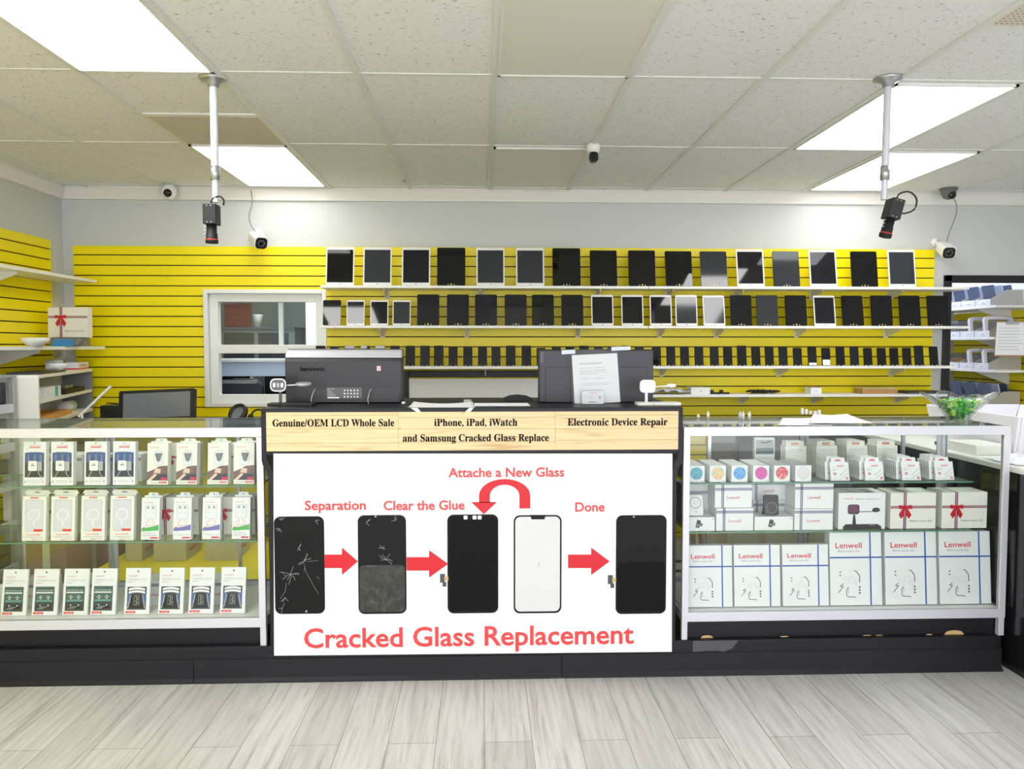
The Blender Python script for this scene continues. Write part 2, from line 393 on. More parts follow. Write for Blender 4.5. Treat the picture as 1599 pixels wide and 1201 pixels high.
# ceiling lights, vents
def ceiling_light(x, y0, y1, label, group='lit ceiling light panels', m='lamp', off=False):
    t = thing('ceiling_light', label, 'ceiling light', (x, (y0+y1)/2, ZC), group=group)
    d = (y1-y0)/2-.012; w = .2855
    f = MB()
    for q in ((-w, -d, -w+.014, d), (w-.014, -d, w, d), (-w, -d, w, -d+.014), (-w, d-.014, w, d)): f.box(q[0], q[1], -.013, q[2], q[3], -.0005, 'grid_paint')
    f.build('frame', t)
    MB().box(-w+.014, -d+.014, -.008, w-.014, d-.014, -.0006, 'diffuser_off' if off else m).build('diffuser', t)
    return t
c = lambda i: .05+.595*i+.2975
ceiling_light(c(-3), 2.27, 3.47, 'large lit ceiling panel just in front of the camera pole with the vertical black camera')
ceiling_light(c(-3), 4.69, 5.87, 'lit ceiling panel between the grey vent and the back wall', m='lamp_rear')
ceiling_light(c(3), 3.49, 4.67, 'lit ceiling panel starting at the base of the tilted camera pole')
ceiling_light(c(4), 4.69, 5.87, 'lit ceiling panel close to the back wall above the dark dome camera', m='lamp_rear')
ceiling_light(c(0), 2.27, 3.47, 'unlit beige ceiling light panel in the middle, nearer one', 'unlit ceiling light panels', off=True)
ceiling_light(c(0), 4.69, 5.87, 'unlit beige ceiling light panel in the middle, at the back wall', 'unlit ceiling light panels', off=True)
for (i, k) in ((-3, -2), (3, -2), (-3, 0), (3, 0)):  # unseen panels behind the camera, added to light the shop
    if k == 0: ceiling_light(c(i), -.13+.005, 1.07-.005, 'added unseen lit ceiling panel over the customer area, %s' % {-3: 'on the yellow shelf side', 3: 'on the black cabinet side', 0: 'in the middle'}[i])
    else: ceiling_light(c(i), -1.33+.005-1.2, -.13-.005-1.2, 'added unseen lit ceiling panel near the shop front, %s' % {-3: 'on the yellow shelf side', 3: 'on the black cabinet side', 0: 'in the middle'}[i])
ceiling_light(4.0, 6.5, 7.7, 'added unseen cool ceiling panel brightening the stock room', m='added_lamp_cool')  # added out of view to brighten the stock room with cool light
ceiling_light(-1.7, 6.16, 7.16, 'added unseen ceiling panel brightening the booth behind the window', m='added_lamp_dim')  # added lamp, never in view, lifts the dark booth and desk apron
def vent(x, y0, y1, label):
    t = thing('ceiling_vent', label, 'vent', (x, (y0+y1)/2, ZC), group='ceiling air vents')
    d = (y1-y0)/2-.012; w = .2855
    MB().box(-w, -d, -.008, w, d, -.0006, 'vent_grey').build('perforated_plate', t)
    g = MB()
    for k in range(28):
        for j in range(26):
            X = -w+.02+k*(2*w-.04)/27; Y = -d+.02+j*(2*d-.04)/25
            g.add([(X-.004, Y-.004, -.0085), (X-.004, Y+.004, -.0085), (X+.004, Y+.004, -.0085), (X+.004, Y-.004, -.0085)], [(0, 1, 2, 3)], 'mid_grey')
    g.build('hole_pattern', t)
vent(c(-3), 4.105, 4.68, 'grey perforated ceiling vent beside the vertical camera pole')
vent(c(3), 2.28, 2.87, 'grey ceiling vent at the corner above the black cabinet')

# ------------------------------------------------------------------ slatwall
def slats(b, x0, x1, ztop, zbot, cut=None):
    z = ztop
    first = True
    while z > zbot:
        h = min(.0630 if first else .0677, z-.003)
        segs = [(x0, x1)]
        if cut and z > cut[2] and z-h < cut[3]:
            segs = [(x0, cut[0]), (cut[1], x1)]
        if len(segs) > 1 and z > cut[3]+.021: b.box(cut[0], -.020, cut[3]+.02, cut[1], -.009, z, 'slat_yellow')
        if len(segs) > 1 and z-h < cut[2]-.021: b.box(cut[0], -.020, z-h, cut[1], -.009, cut[2]-.02, 'slat_yellow')
        for a, e in segs: b.box(a, -.020, z-h, e, -.009, z, 'slat_yellow')
        z = z-h-.0085; first = False
t = thing('slatwall_panel', 'yellow slatwall across the back wall behind the shelves', 'wall panel', (0, YB, 0))
b = MB(); slats(b, -3.058, 3.50, 2.245, .004, (WX0-.01, WX1+.01, WZ0, WZ1)); b.build('slats', t)
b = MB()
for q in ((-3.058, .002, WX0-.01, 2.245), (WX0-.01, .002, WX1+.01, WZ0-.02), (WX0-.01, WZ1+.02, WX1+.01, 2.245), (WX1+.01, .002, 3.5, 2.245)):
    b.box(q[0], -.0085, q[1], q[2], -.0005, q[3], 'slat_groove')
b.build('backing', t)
t = thing('slatwall_panel', 'yellow slatwall on the side wall behind the long white shelves', 'wall panel', (XL, 0, 0), (0, 0, PI/2))
b = MB(); slats(b, .5, 5.80, 2.262, .004); b.build('slats', t)
MB().box(.5, -.0085, .002, 5.8, -.0005, 2.262, 'slat_groove').build('backing', t)
t = thing('slatwall_panel', 'yellow slatwall inside the stock room behind the box shelves', 'wall panel', (XR, 0, 0), (0, 0, -PI/2))
b = MB(); slats(b, -8.9, -6.14, 1.80, .004); b.build('slats', t)
MB().box(-8.9, -.0085, .002, -6.14, -.0005, 1.80, 'slat_groove').build('backing', t)

# ------------------------------------------------------------------ pass-through window and the booth behind
t = MB()
def framebars(b, x0, z0, x1, z1, w, y0, y1, m):
    b.box(x0, y0, z0, x0+w, y1, z1, m).box(x1-w, y0, z0, x1, y1, z1, m).box(x0+w, y0, z0, x1-w, y1, z0+w, m).box(x0+w, y0, z1-w, x1-w, y1, z1, m)
framebars(t, WX0-.028, WZ0-.028, WX1+.028, WZ1+.028, .03, YB-.035, YB-.0005, 'laminate_white')
win = struct('window_1', t, .003)
b = MB(); framebars(b, WX0, WZ0, WX1, WZ1, .062, YB+.02, YB+.09, 'laminate_white')
b.box(WX0+.062, YB+.02, 1.442, WX1-.062, YB+.09, 1.508, 'laminate_white')
o = b.build('sash_frame', win, .003)
MB().pane(WX0+.06, YB+.05, 1.505, WX1-.06, YB+.054, WZ1-.06, 'glass').build('pane', win)
b = MB(); b.box(-1.572, YB+.075, 1.508, -1.54, YB+.11, WZ1-.06, 'laminate_white'); b.build('mullion', win)
o = MB().box(-.13, -.01, -.12, .13, .01, .12, 'picture_red').build('wall_picture', None, .002, loc=(ax(371, 492, 7.97), 7.985, az(371, 492, 7.97)))
tag(o, 'dark red picture on the booth wall seen through the window', 'picture')
t = thing('glass_cabinet', 'dark glass cabinet in the booth behind the window pane', 'cabinet', (ax(400, 520, 7.4), 7.4, 0))
MB().box(-.42, 0, 0, .36, .4, 1.655, 'booth_wall').build('body', t, .004)
MB().box(-.42, -.02, 1.655, .36, .42, 1.675, 'dark_grey_paint').build('top', t)
MB().box(-.30, -.004, 1.3, -.02, -.0005, 1.62, 'screen_grey').box(.02, -.004, 1.3, .30, -.0005, 1.62, 'screen_grey').build('door', t)
o = MB().lathe([(.0, 0), (.032, 0), (.046, .115), (.048, .12), (.043, .118), (.03, .006), (0, .006)], 'laminate_white').build('cup', None, loc=(ax(402, 505, 7.5), 7.52, 1.6755))
tag(o, 'white cup standing on the glass cabinet in the booth', 'cup')
b = MB(); n = 40
vs = []
for k in range(n+1):
    x = -1.62+.50*k/n; y = .03*math.sin(k*1.15)
    vs += [(x, y, .2), (x, y, 2.3)]
b.add(vs, [(2*k, 2*k+2, 2*k+3, 2*k+1) for k in range(n)], 'curtain', smooth=True)
o = b.build('curtain', None, loc=(-.02, 7.32, 0)); o.modifiers.new('cloth', 'SOLIDIFY').thickness = .006
tag(o, 'pale curtain hanging in the booth behind the window', 'curtain')
t = thing('desk', 'white desk in the booth below the window pane', 'desk', (-1.70, 6.75, 0))
MB().box(-.7, 0, 1.36, .5, .5, 1.385, 'laminate_white').build('top', t, .003)
MB().box(-.68, .02, 1.24, .48, .035, 1.36, 'panel_blue').build('apron', t)
MB().box(-.68, .40, .0, .48, .42, 1.24, 'black_plastic').build('dark_void_sheet', t)  # black sheet standing in for the dark, unlit void under the desk
MB().box(-.305, .036, 0, -.28, .4, 1.24, 'laminate_white').build('divider', t)
for s in (-.68, .46): MB().box(s, .02, 0, s+.02, .48, 1.24, 'laminate_white').build('side_panel', t)
t = thing('office_chair', 'black office chair in the booth, its back top showing in the window', 'chair', (ax(378, 620, 6.5), 6.5, 0))
MB().prism(rrect(.34, .5, .10, 6, 0, .98), -.03, .05, 'chair_navy', smooth=True).build('backrest', t, .012)
MB().prism(rrect(.30, .03, .014, 4, -.01, 1.205), -.045, -.03, 'foil').build('top_piping', t)
MB().box(-.25, -.2, .47, .25, .25, .55, 'chair_navy').build('seat', t, .03)
MB().tube([(0, .0, .05), (0, .0, .5)], .03, 'black_plastic').box(-.02, .05, .5, .02, .07, .9, 'black_plastic').build('column', t)
b = MB()
for k in range(5): b.tube([(0, 0, .08), (.28*math.cos(k*1.2566), .28*math.sin(k*1.2566), .03)], [.025, .03], 'black_plastic')
b.build('base', t)

# ------------------------------------------------------------------ wall shelves on the back wall
SY0 = 5.73
def shelf(x0, x1, z, brackets, label, group='white shelves on the back slatwall', y0=SY0, y1=YB-.0205):
    t = thing('wall_shelf', label, 'shelf', ((x0+x1)/2, y1, z), group=group)
    h = (x1-x0)/2
    MB().box(-h, y0-y1, -.019, h, 0, 0, 'laminate_white').build('board', t, .002)
    for px in brackets:
        x = px-(x0+x1)/2
        k = MB()
        k.xprism([(-.001, -.019), (-.001, -.082), (-.02, -.08), (-(y1-y0)*.80, -.034), (-(y1-y0)*.80, -.019)], x-.0035, x+.0035, 'bracket_white')
        k.box(x-.017, -.004, -.086, x+.017, -.0005, -.019, 'bracket_white')
        k.build('bracket', t)
    return t
def bx(px, py): return ax(px, py, YB-.05)
Z1, Z2, Z3, Z4 = az(755, 446.2, SY0), az(755, 508.6, SY0), az(755, 572.2, SY0), az(755, 617.2, SY0)
XJ = ax(1013, 447, SY0)
shelf(ax(500, 447, SY0), XJ-.002, Z1, [bx(604, 455), bx(750, 455), bx(933, 455)], 'top white wall shelf, the board on the pass-through window side')
shelf(XJ+.002, ax(1514, 447, SY0), Z1, [bx(1043, 455), bx(1150, 455), bx(1270, 455), bx(1392, 455)], 'top white wall shelf, the board on the stock-room side')
shelf(ax(500, 509, SY0), XJ-.002, Z2, [bx(597, 515), bx(729, 515), bx(903, 515)], 'middle tablet shelf, the board on the pass-through window side')
shelf(XJ+.002, ax(1514, 510, SY0), Z2, [bx(1031, 515), bx(1120, 515), bx(1246, 515), bx(1386, 515)], 'middle tablet shelf, the board on the stock-room side')
shelf(ax(500, 572, SY0), XJ-.002, Z3, [bx(758, 582), bx(905, 582), bx(620, 582)], 'phone-screen shelf, the board behind the two monitors')
shelf(XJ+.002, ax(1494, 573, SY0), Z3, [bx(1034, 582), bx(1217, 582), bx(1394, 582)], 'phone-screen shelf, the board on the stock-room side')
shelf(ax(960, 617, SY0), ax(1480, 617, SY0), Z4, [bx(1159, 625), bx(1272, 625), bx(1402, 625)], 'lowest white wall shelf holding small boxes and cables')

# ------------------------------------------------------------------ tablets and phone screens
def tablet_maker(w, h, white, scr):
    def mk():
        o = MB().prism(rrect(w, h, .010 if w > .1 else .006, 4, 0, h/2), 0, .006, 'bezel_white' if white else 'bezel_black', smooth=True).build('tablet')
        if white:
            sw, z0, z1 = w*.91, h*.075, h*.935
            MB().flat(rrect(sw, z1-z0, .001, 2, 0, (z0+z1)/2), scr, -.0007).build('screen', o)
            MB().flat(circ(.0045 if w > .15 else .0035, 14, 0, h*.036), 'ink_grey', -.0008).build('home_button', o)
        else:
            MB().flat(rrect(w*.975, h*.985, .008, 4, 0, h*.5), scr, -.0007).build('screen', o)
            if scr != 'screen_silver':
                MB().flat(circ(.006, 12, 0, .010), 'gold', -.0009).flat(rrect(.004, .008, .001, 2, -.022, .007), 'ink_white', -.0009).flat(rrect(.004, .008, .001, 2, .022, .007), 'ink_white', -.0009).build('contact', o)
        MB().flat(circ(.0018, 10, 0, h*.972), 'ink_grey' if white else 'screen_grey', -.0009).build('front_camera', o)
        return o
    return mk
SIZE = {'L': (.206, .284), 'M': (.162, .231), 'S': (.130, .187)}
row1 = [(530.5, 'w', 0), (589, 'w', 2), (649.5, 'w', 1), (704.5, 'k', 0), (766, 'w', 2), (828, 'w', 2), (885, 'k', 0), (943, 'k', 0), (1003, 'k', 0), (1061, 'k', 0), (1116, 'k', 2), (1173, 'w', 1), (1229, 'k', 2), (1287, 'w', 1), (1351, 'k', 0), (1410, 'w', 2)]
row2 = [(518, 'k', 0, 'S'), (555, 'w', 1, 'S'), (592, 'w', 0, 'S'), (627, 'w', 2, 'S'), (668.5, 'k', 1, 'M'), (715, 'k', 1, 'M'), (759, 'k', 1, 'M'), (805.5, 'k', 1, 'M'), (848, 'k', 0, 'M'), (894, 'k', 0, 'M'), (941, 'w', 0, 'M'), (988, 'w', 0, 'M'), (1032.5, 'w', 0, 'M'), (1072.5, 'w', 2, 'M'), (1116, 'w', 2, 'M'), (1158, 'k', 0, 'M'), (1199, 'k', 2, 'M'), (1244, 'k', 0, 'M'), (1289, 'w', 1, 'M'), (1333, 'k', 0, 'M'), (1378, 'k', 0, 'M'), (1422, 'k', 0, 'M'), (1466, 'k', 0, 'M')]
SCR = ['screen_black', 'screen_navy', 'screen_grey']
rr = random.Random(3)
lean1 = [9, 9, 9, 9, 9, 9, 9, 10, 9, 12, 12.5, 11, 10, 11, 9, 9]
for i, (px, c_, s_) in enumerate(row1):
    w, h = SIZE['L']
    if c_ == 'k' and i not in (3, 6): h *= .95; w *= .97
    sc_ = SCR[s_]
    spawn(('L', c_, s_, round(h, 3)), tablet_maker(w, h, c_ == 'w', sc_), '%s-framed large tablet on the top wall shelf, %s from the window end' % ('white' if c_ == 'w' else 'black', ORD[i+1]), 'tablet', (ax(px, 446, 5.755), 5.755, Z1+.0012), lean1[i], 0, 'large tablets on the top wall shelf')
for i, (px, c_, s_, k_) in enumerate(row2):
    w, h = SIZE[k_]
    ln = 12 if i == 14 else 11 if i in (18, 19) else 9
    spawn((k_, c_, s_), tablet_maker(w, h, c_ == 'w', SCR[s_]), '%s-framed %s tablet on the middle wall shelf, %s from the window end' % ('white' if c_ == 'w' else 'black', 'mini' if k_ == 'S' else 'medium', ORD[i+1]), 'tablet', (ax(px, 508, 5.755), 5.755, Z2+.0012), ln, 0, 'tablets on the middle wall shelf')
def phone_maker(w, h, s_):
    def mk():
        o = MB().prism(rrect(w, h, .007, 4, 0, h/2), 0, .004, 'bezel_black', smooth=True).build('phone_screen')
        MB().flat(rrect(w*.94, h*.97, .006, 4, 0, h/2), s_, -.0007).build('glass_face', o)
        MB().box(-.019, -.006, -.0005, -.015, -.0008, .006, 'ink_white').box(.015, -.006, -.0005, .019, -.0008, .006, 'ink_white').build('stand_clip', o)
        return o
    return mk
ph = [(500, 539), (522, 540), (545.5, 538), (570, 538), (593, 537.5), (616.5, 538), (640.5, 538), (663.5, 539), (685, 539), (707.5, 540), (730.5, 540), (753.5, 542), (774.5, 542), (797.5, 539), (822, 539), (845, 542.5), (869, 542), (890.5, 542), (912.5, 539), (935, 542), (956, 542), (977, 539.5), (999, 542), (1025.5, 542), (1048, 542), (1069.5, 541.5), (1092, 541.5), (1116, 541.5), (1137, 541), (1159, 539.5), (1181, 541), (1202, 540.5), (1223.5, 540), (1246, 544.5), (1269, 542), (1290.5, 544), (1313, 541), (1335, 541), (1356, 544.5), (1377.5, 543), (1397, 544.5), (1417, 544.5), (1436, 539.5), (1459, 540)]
for i, (px, top) in enumerate(ph):
    h = [.152, .146, .136][0 if top < 540 else 1 if top < 542.3 else 2]; w = .071 if top < 540 else .067
    o = spawn(('ph', h, i % 5 == 2), phone_maker(w, h, 'screen_navy' if i % 5 == 2 else 'screen_black'), 'black phone screen on the phone-screen shelf, %s from the window end' % ORD[i+1], 'phone screen', (ax(px, 570, 5.775), 5.775, Z3+.001), 9.5, 0, 'phone screens lined up on the third wall shelf')
    if px in (1269, 1290.5): MB().rect(-.026, .004, .030, .022 if px == 1269 else .045, 'paper', -.0012).build('sticker', o)

# ------------------------------------------------------------------ things on the lowest wall shelf
def plain_box(name, label, cat, px0, px1, z, h, y, d, m, group=None, lid=None, rz=0):
    x0, x1 = ax(px0, 615, y), ax(px1, 615, y)
    o = MB().box(-(x1-x0)/2, 0, 0, (x1-x0)/2, d, h, m).build(name, None, .002, loc=((x0+x1)/2, y, z)); o.rotation_euler.z = math.radians(rz)
    tag(o, label, cat, group)
    if lid: MB().box(-(x1-x0)/2+.004, .004, h, (x1-x0)/2-.004, d-.004, h+.006, lid).build('lid', o)
    return o
o = plain_box('box', 'small white phone box on the lowest wall shelf beside the crumpled sheet', 'box', 1079, 1109, Z4, .050, 5.78, .15, 'card_white', 'small boxes on the lowest wall shelf')
MB().flat(circ(.006, 12, .0, .025), 'ink_light').build('emblem', o)
o = plain_box('box', 'small white box with a brown top on the lowest wall shelf', 'box', 1266, 1283, Z4, .048, 5.78, .12, 'card_white', 'small boxes on the lowest wall shelf', 'wood_brown')
MB().flat(circ(.005, 12, .0, .024), 'ink_light').build('emblem', o)
plain_box('box', 'flat tan box on the lowest wall shelf', 'box', 1347, 1402, Z4, .036, 5.79, .14, 'wood_brown', 'small boxes on the lowest wall shelf', 'cardboard_beige')
plain_box('laptop', 'closed dark laptop on the end of the lowest wall shelf', 'laptop', 1418, 1478, Z4, .014, 5.75, .19, 'dark_grey_paint', None, 'black_plastic')
b = MB(); r_ = random.Random(5)
for k in range(9):
    pts = [(-.10+.03*j+r_.uniform(-.02, .02), r_.uniform(-.04, .04), .006+r_.uniform(0, .024)) for j in range(8)]
    b.tube(pts, .0045, 'rubber_black', 6)
tag(b.build('cable_bundle', None, loc=(ax(1190, 615, 5.82), 5.82, Z4)), 'tangled black cable bundle on the lowest wall shelf', 'cable')
b = MB()
for k in range(6): b.box(-.07+.024*k, 0, 0, -.05+.024*k, .04, .012+.006*(k % 3 == 0)*3, 'rubber_black')
tag(b.build('circuit_strip', None, .001, loc=(ax(1125, 615, 5.80), 5.80, Z4)), 'strip of small black electronic parts on the lowest wall shelf', 'electronic part')
b = MB(); r_ = random.Random(9); nx, ny = 12, 6; vs = []
for j in range(ny+1):
    for i in range(nx+1): vs.append((-.2+.4*i/nx, -.10+.2*j/ny, .012+.030*r_.random()*(1 if 0 < i < nx else .3)))
b.add(vs, [(j*(nx+1)+i, j*(nx+1)+i+1, (j+1)*(nx+1)+i+1, (j+1)*(nx+1)+i) for j in range(ny) for i in range(nx)], 'bag_clear')
o = b.build('plastic_sheet', None, loc=(ax(1030, 613, 5.86), 5.86, Z4+.002)); o.modifiers.new('t', 'SOLIDIFY').thickness = .002
tag(o, 'crumpled clear plastic sheet on the lowest wall shelf behind the white charging stand', 'plastic sheet')

# whiteboard with a black frame below the phone-screen shelf
t = thing('whiteboard', 'white board in a thick black frame under the phone-screen shelf', 'whiteboard', (ax(745, 600, 5.95), YB-.021, 0))
xa, xb, za, zb = ax(628, 600, 5.95)-t.location.x, ax(985, 600, 5.95)-t.location.x, .55, az(755, 579, 5.95)
b = MB(); framebars(b, xa, za, xb, zb, .05, -.03, -.0005, 'black_plastic'); b.build('frame', t, .004)
MB().box(xa+.05, -.012, za+.05, xb-.05, -.001, zb-.05-.012, 'paper').build('writing_surface', t)

# ------------------------------------------------------------------ side wall: long shelves
def side_shelf(z, y0, y1, d, brackets, label):
    t = thing('wall_shelf', label, 'shelf', (XL+.0205, (y0+y1)/2, z), group='white shelves on the side slatwall')
    h = (y1-y0)/2
    MB().box(0, -h, -.022, d, h, 0, 'laminate_white').build('board', t, .002)
    for y in brackets:
        k = MB(); y -= (y0+y1)/2
        k.prism([(.0005, -.022), (.0005, -.12), (.02, -.115), (d*.85, -.04), (d*.85, -.022)], y-.004, y+.004, 'bracket_white').box(.0005, y-.018, -.125, .004, y+.018, -.022, 'bracket_white')
        k.build('bracket', t)
zl1 = az(157, 437, 5.9)
zl2 = az(147, 541, 5.9)
side_shelf(zl1, 2.6, 5.93, .26, [3.3, 5.0], 'upper long white shelf on the side slatwall, empty')
side_shelf(zl2, 2.6, 5.93, .305, [3.9, 5.15], 'lower long white shelf on the side slatwall, carrying a gift box')

# gift boxes with bow
def bow(parent, cx, cz, s, y=-.003):
    b = MB()
    for sg in (-1, 1):
        b.prism(([(cx, cz-.06*s), (cx+.5*s, cz-.14*s), (cx+.55*s, cz+.04*s), (cx+.46*s, cz+.19*s), (cx, cz+.07*s)] if sg > 0 else [(cx, cz+.07*s), (cx-.46*s, cz+.19*s), (cx-.55*s, cz+.04*s), (cx-.5*s, cz-.14*s), (cx, cz-.06*s)]), y-.006, y+.003, 'bow_red')
        b.prism([(cx, cz), (cx+.14*s, cz-.72*s), (cx+.34*s, cz-.95*s), (cx+.52*s, cz-.62*s), (cx+.10*s, cz+.02*s)] if sg > 0 else [(cx-.10*s, cz+.02*s), (cx-.52*s, cz-.62*s), (cx-.34*s, cz-.95*s), (cx-.14*s, cz-.72*s), (cx, cz)], y-.002, y+.003, 'bow_red')
    b.prism(rrect(.22*s, .24*s, .05*s, 3, cx, cz), y-.010, y+.002, 'bow_red')
    return b.build('bow', parent, .0008)
def gift_maker(w, h, d, vx=.33, hz=.66, logo=False):
    def mk():
        o = MB().box(-w/2, 0, 0, w/2, d, h, 'card_cream').build('gift_box', None, .0015)
        x = -w/2+vx*w; z = hz*h; r = w*.032
        b = MB()
        for (dx, m_) in ((-r, 'plum_ribbon'), (-r*.35, 'rose_ribbon'), (r*.35, 'plum_ribbon')):
            b.rect(x+dx, 0, x+dx+r*.65, h, m_, -.0008); 
            b.add([(x+dx, 0, h+.0008), (x+dx+r*.65, 0, h+.0008), (x+dx+r*.65, d, h+.0008), (x+dx, d, h+.0008)], [(0, 1, 2, 3)], m_)
        for (dz, m_) in ((-r*.8, 'plum_ribbon'), (-r*.3, 'rose_ribbon'), (r*.3, 'plum_ribbon')): b.rect(-w/2, z+dz, w/2, z+dz+r*.5, m_, -.0007)
        b.build('ribbon', o)
        bow(o, x, z, w*.26)
        MB().text(script('Empower your life'), -w/2+.42*w, w/2-.08*w, h*.20, h*.055, 'ink_black').build('lettering', o)
        return o
    return mk
spawn('giftL', gift_maker(.272, .21, .07, .33, .68), 'white gift box with red bow on the lower long side shelf', 'gift box', (ax(106, 528, 5.6), 5.6, zl2+.0615), 2, 0, 'gift boxes with red bows')
# bowl, box, cards on that shelf
o = MB().lathe([(.0, 0), (.04, 0), (.075, .03), (.085, .055), (.08, .054), (.04, .008), (0, .006)], 'laminate_white').build('bowl', None, loc=(ax(55, 535, 5.05), 5.05, zl2+.0005)); tag(o, 'small white bowl on the lower long side shelf', 'bowl')
o = MB().box(-.115, -.005, 0, .10, .12, .060, 'mid_grey').build('box', None, .002, loc=(ax(106, 535, 5.6), 5.59, zl2+.0005)); tag(o, 'flat grey box under the white gift box on the side shelf', 'box')
o = MB().xprism([(-.05, 0), (.04, 0), (.04, .05), (-.01, .048)], -.055, .055, 'card_blue').build('card_stand', None, .001, loc=(ax(98, 535, 5.42), 5.42, zl2+.0005)); tag(o, 'bright blue card stand in front of the gift box', 'card stand')
b = MB(); r_ = random.Random(4)
vs = [(-.06+.12*i/6, -.03+.06*j/3, .01+.035*r_.random()) for j in range(4) for i in range(7)]
b.add(vs, [(j*7+i, j*7+i+1, (j+1)*7+i+1, (j+1)*7+i) for j in range(3) for i in range(6)], 'foil')
o = b.build('foil_bag', None, loc=(ax(119, 535, 5.5)-.0, 5.50, zl2+.002)); o.modifiers.new('t', 'SOLIDIFY').thickness = .004; tag(o, 'crumpled silver foil bag beside the blue card stand', 'bag')

# ------------------------------------------------------------------ white bookcase in the corner
ang = math.atan2(5.9-4.63, -2.9+2.59)
def rot_frame(x, y, a): return T(x, y, 0) @ RZ(a)
bc = thing('bookcase', 'white three-tier shelf unit in the yellow corner', 'shelf unit', (-2.585, 4.63, 0), (0, 0, ang-PI/2))
LN, DP, ZT = 1.30, .20, 1.33
MB().box(-DP, 0, 0, 0, .022, ZT-.02, 'card_cream').build('side_panel', bc, .002)
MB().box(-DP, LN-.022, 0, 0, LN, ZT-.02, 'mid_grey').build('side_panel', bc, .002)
MB().box(-DP, 0, ZT-.02, 0, LN, ZT, 'laminate_white').build('top_board', bc, .002)
for z in (1.18, 1.04, .90, .60, .1): MB().box(-DP, .022, z-.02, -.003, LN-.022, z, 'laminate_white').build('shelf_board', bc, .001)
MB().box(-DP-.006, .7, .0, -DP, LN, ZT, 'bracket_white').build('back_board', bc)
b = MB()
for z in (1.26, 1.12, .97): b.tube([(-.2, -.001, z), (-.2, .0, z)], .004, 'ink_grey')
b.build('peg_hole', bc)
BM = T(-2.585, 4.63, 0) @ RZ(ang-PI/2)
def onbc(x, y, z): return BM @ Vector((x, y, z))
RB = ang-PI/2
def bcbox(name, label, cat, x, y, z, w, l, h, m, rz=0):
    o = MB().box(-w/2, -l/2, 0, w/2, l/2, h, m).build(name, None, .002, loc=onbc(x, y, z+.0006)); o.rotation_euler.z = RB+rz
    return tag(o, label, cat)
o = bcbox('tablet', 'black tablet lying flat on the white shelf unit', 'tablet', -.10, .35, ZT, .19, .5, .012, 'black_plastic')
o = bcbox('box', 'white and red parts box on top of the shelf unit next to the yellow wall', 'box', -.10, 1.08, ZT, .18, .30, .052, 'card_white'); MB().box(-.0905, -.1505, .004, .0905, .1505, .014, 'red_light').build('red_band', o)
MB().text('HANDSET', -.1, .1, .024, .016, 'ink_red', y=0, X=T(.0908, 0, 0) @ RZ(PI/2)).build('lettering', o)
o = bcbox('box', 'small white carton with black print on the shelf unit', 'box', -.13, .83, ZT, .08, .12, .07, 'card_white'); MB().box(.0402, -.045, .02, .0408, .045, .032, 'ink_black').box(.0402, -.045, .04, .0408, .03, .052, 'ink_black').build('print', o)
t = thing('tape_jar', 'clear round tub with a white label on the shelf unit', 'tub', onbc(-.08, .69, ZT+.0006))
MB().lathe([(0, 0), (.06, 0), (.062, .075), (.06, .076), (.057, .004), (0, .004)], 'plastic_clear').build('tub', t); MB().lathe([(.0625, .02), (.0632, .02), (.0632, .055), (.0625, .055)], 'card_white').build('paper_label', t); MB().lathe([(0, .088), (.064, .088), (.065, .072), (0, .072)], 'plastic_clear').build('lid', t)
o = bcbox('box', 'white box with a teal stripe on the second tier of the shelf unit', 'box', -.07, .38, 1.18, .1, .32, .065, 'card_white'); MB().box(.0502, .03, .0, .0508, .09, .065, 'teal').build('stripe', o)
t = thing('bottle', 'small white bottle with a purple cap on the shelf unit', 'bottle', onbc(-.05, .12, 1.1806))
MB().lathe([(0, 0), (.026, 0), (.027, .06), (.02, .068), (0, .068)], 'card_white').build('body', t); MB().lathe([(.021, .066), (.022, .095), (0, .096)], 'purple').build('cap', t)
o = bcbox('tool_tray', 'black tool tray on the second tier of the shelf unit', 'tray', -.10, .86, 1.18, .18, .5, .03, 'rubber_black'); MB().box(-.05, -.1, .03, .05, .1, .05, 'foil').build('metal_part', o)
o = bcbox('envelope', 'orange padded envelope on the third tier of the shelf unit', 'envelope', -.10, .45, 1.04, .17, .70, .03, 'envelope', .02)
o = bcbox('carton', 'small beige carton on the envelope of the third tier', 'carton', -.12, .2, 1.0706, .08, .2, .08, 'cardboard_beige')
o = MB().lathe([(0, -.12), (.035, -.12), (.035, .12), (0, .12)], 'foam_white', X=RX(PI/2)).build('paper_roll', None, loc=onbc(-.1, 1.0, 1.076)); o.rotation_euler.z = RB; tag(o, 'white roll lying on the third tier of the shelf unit', 'roll')
o = bcbox('box', 'white and red flat box on the lowest visible tier of the shelf unit', 'box', -.10, .9, .90, .18, .45, .05, 'card_white'); MB().box(.0902, -.2, .03, .0908, .2, .042, 'red_light').build('stripe', o)

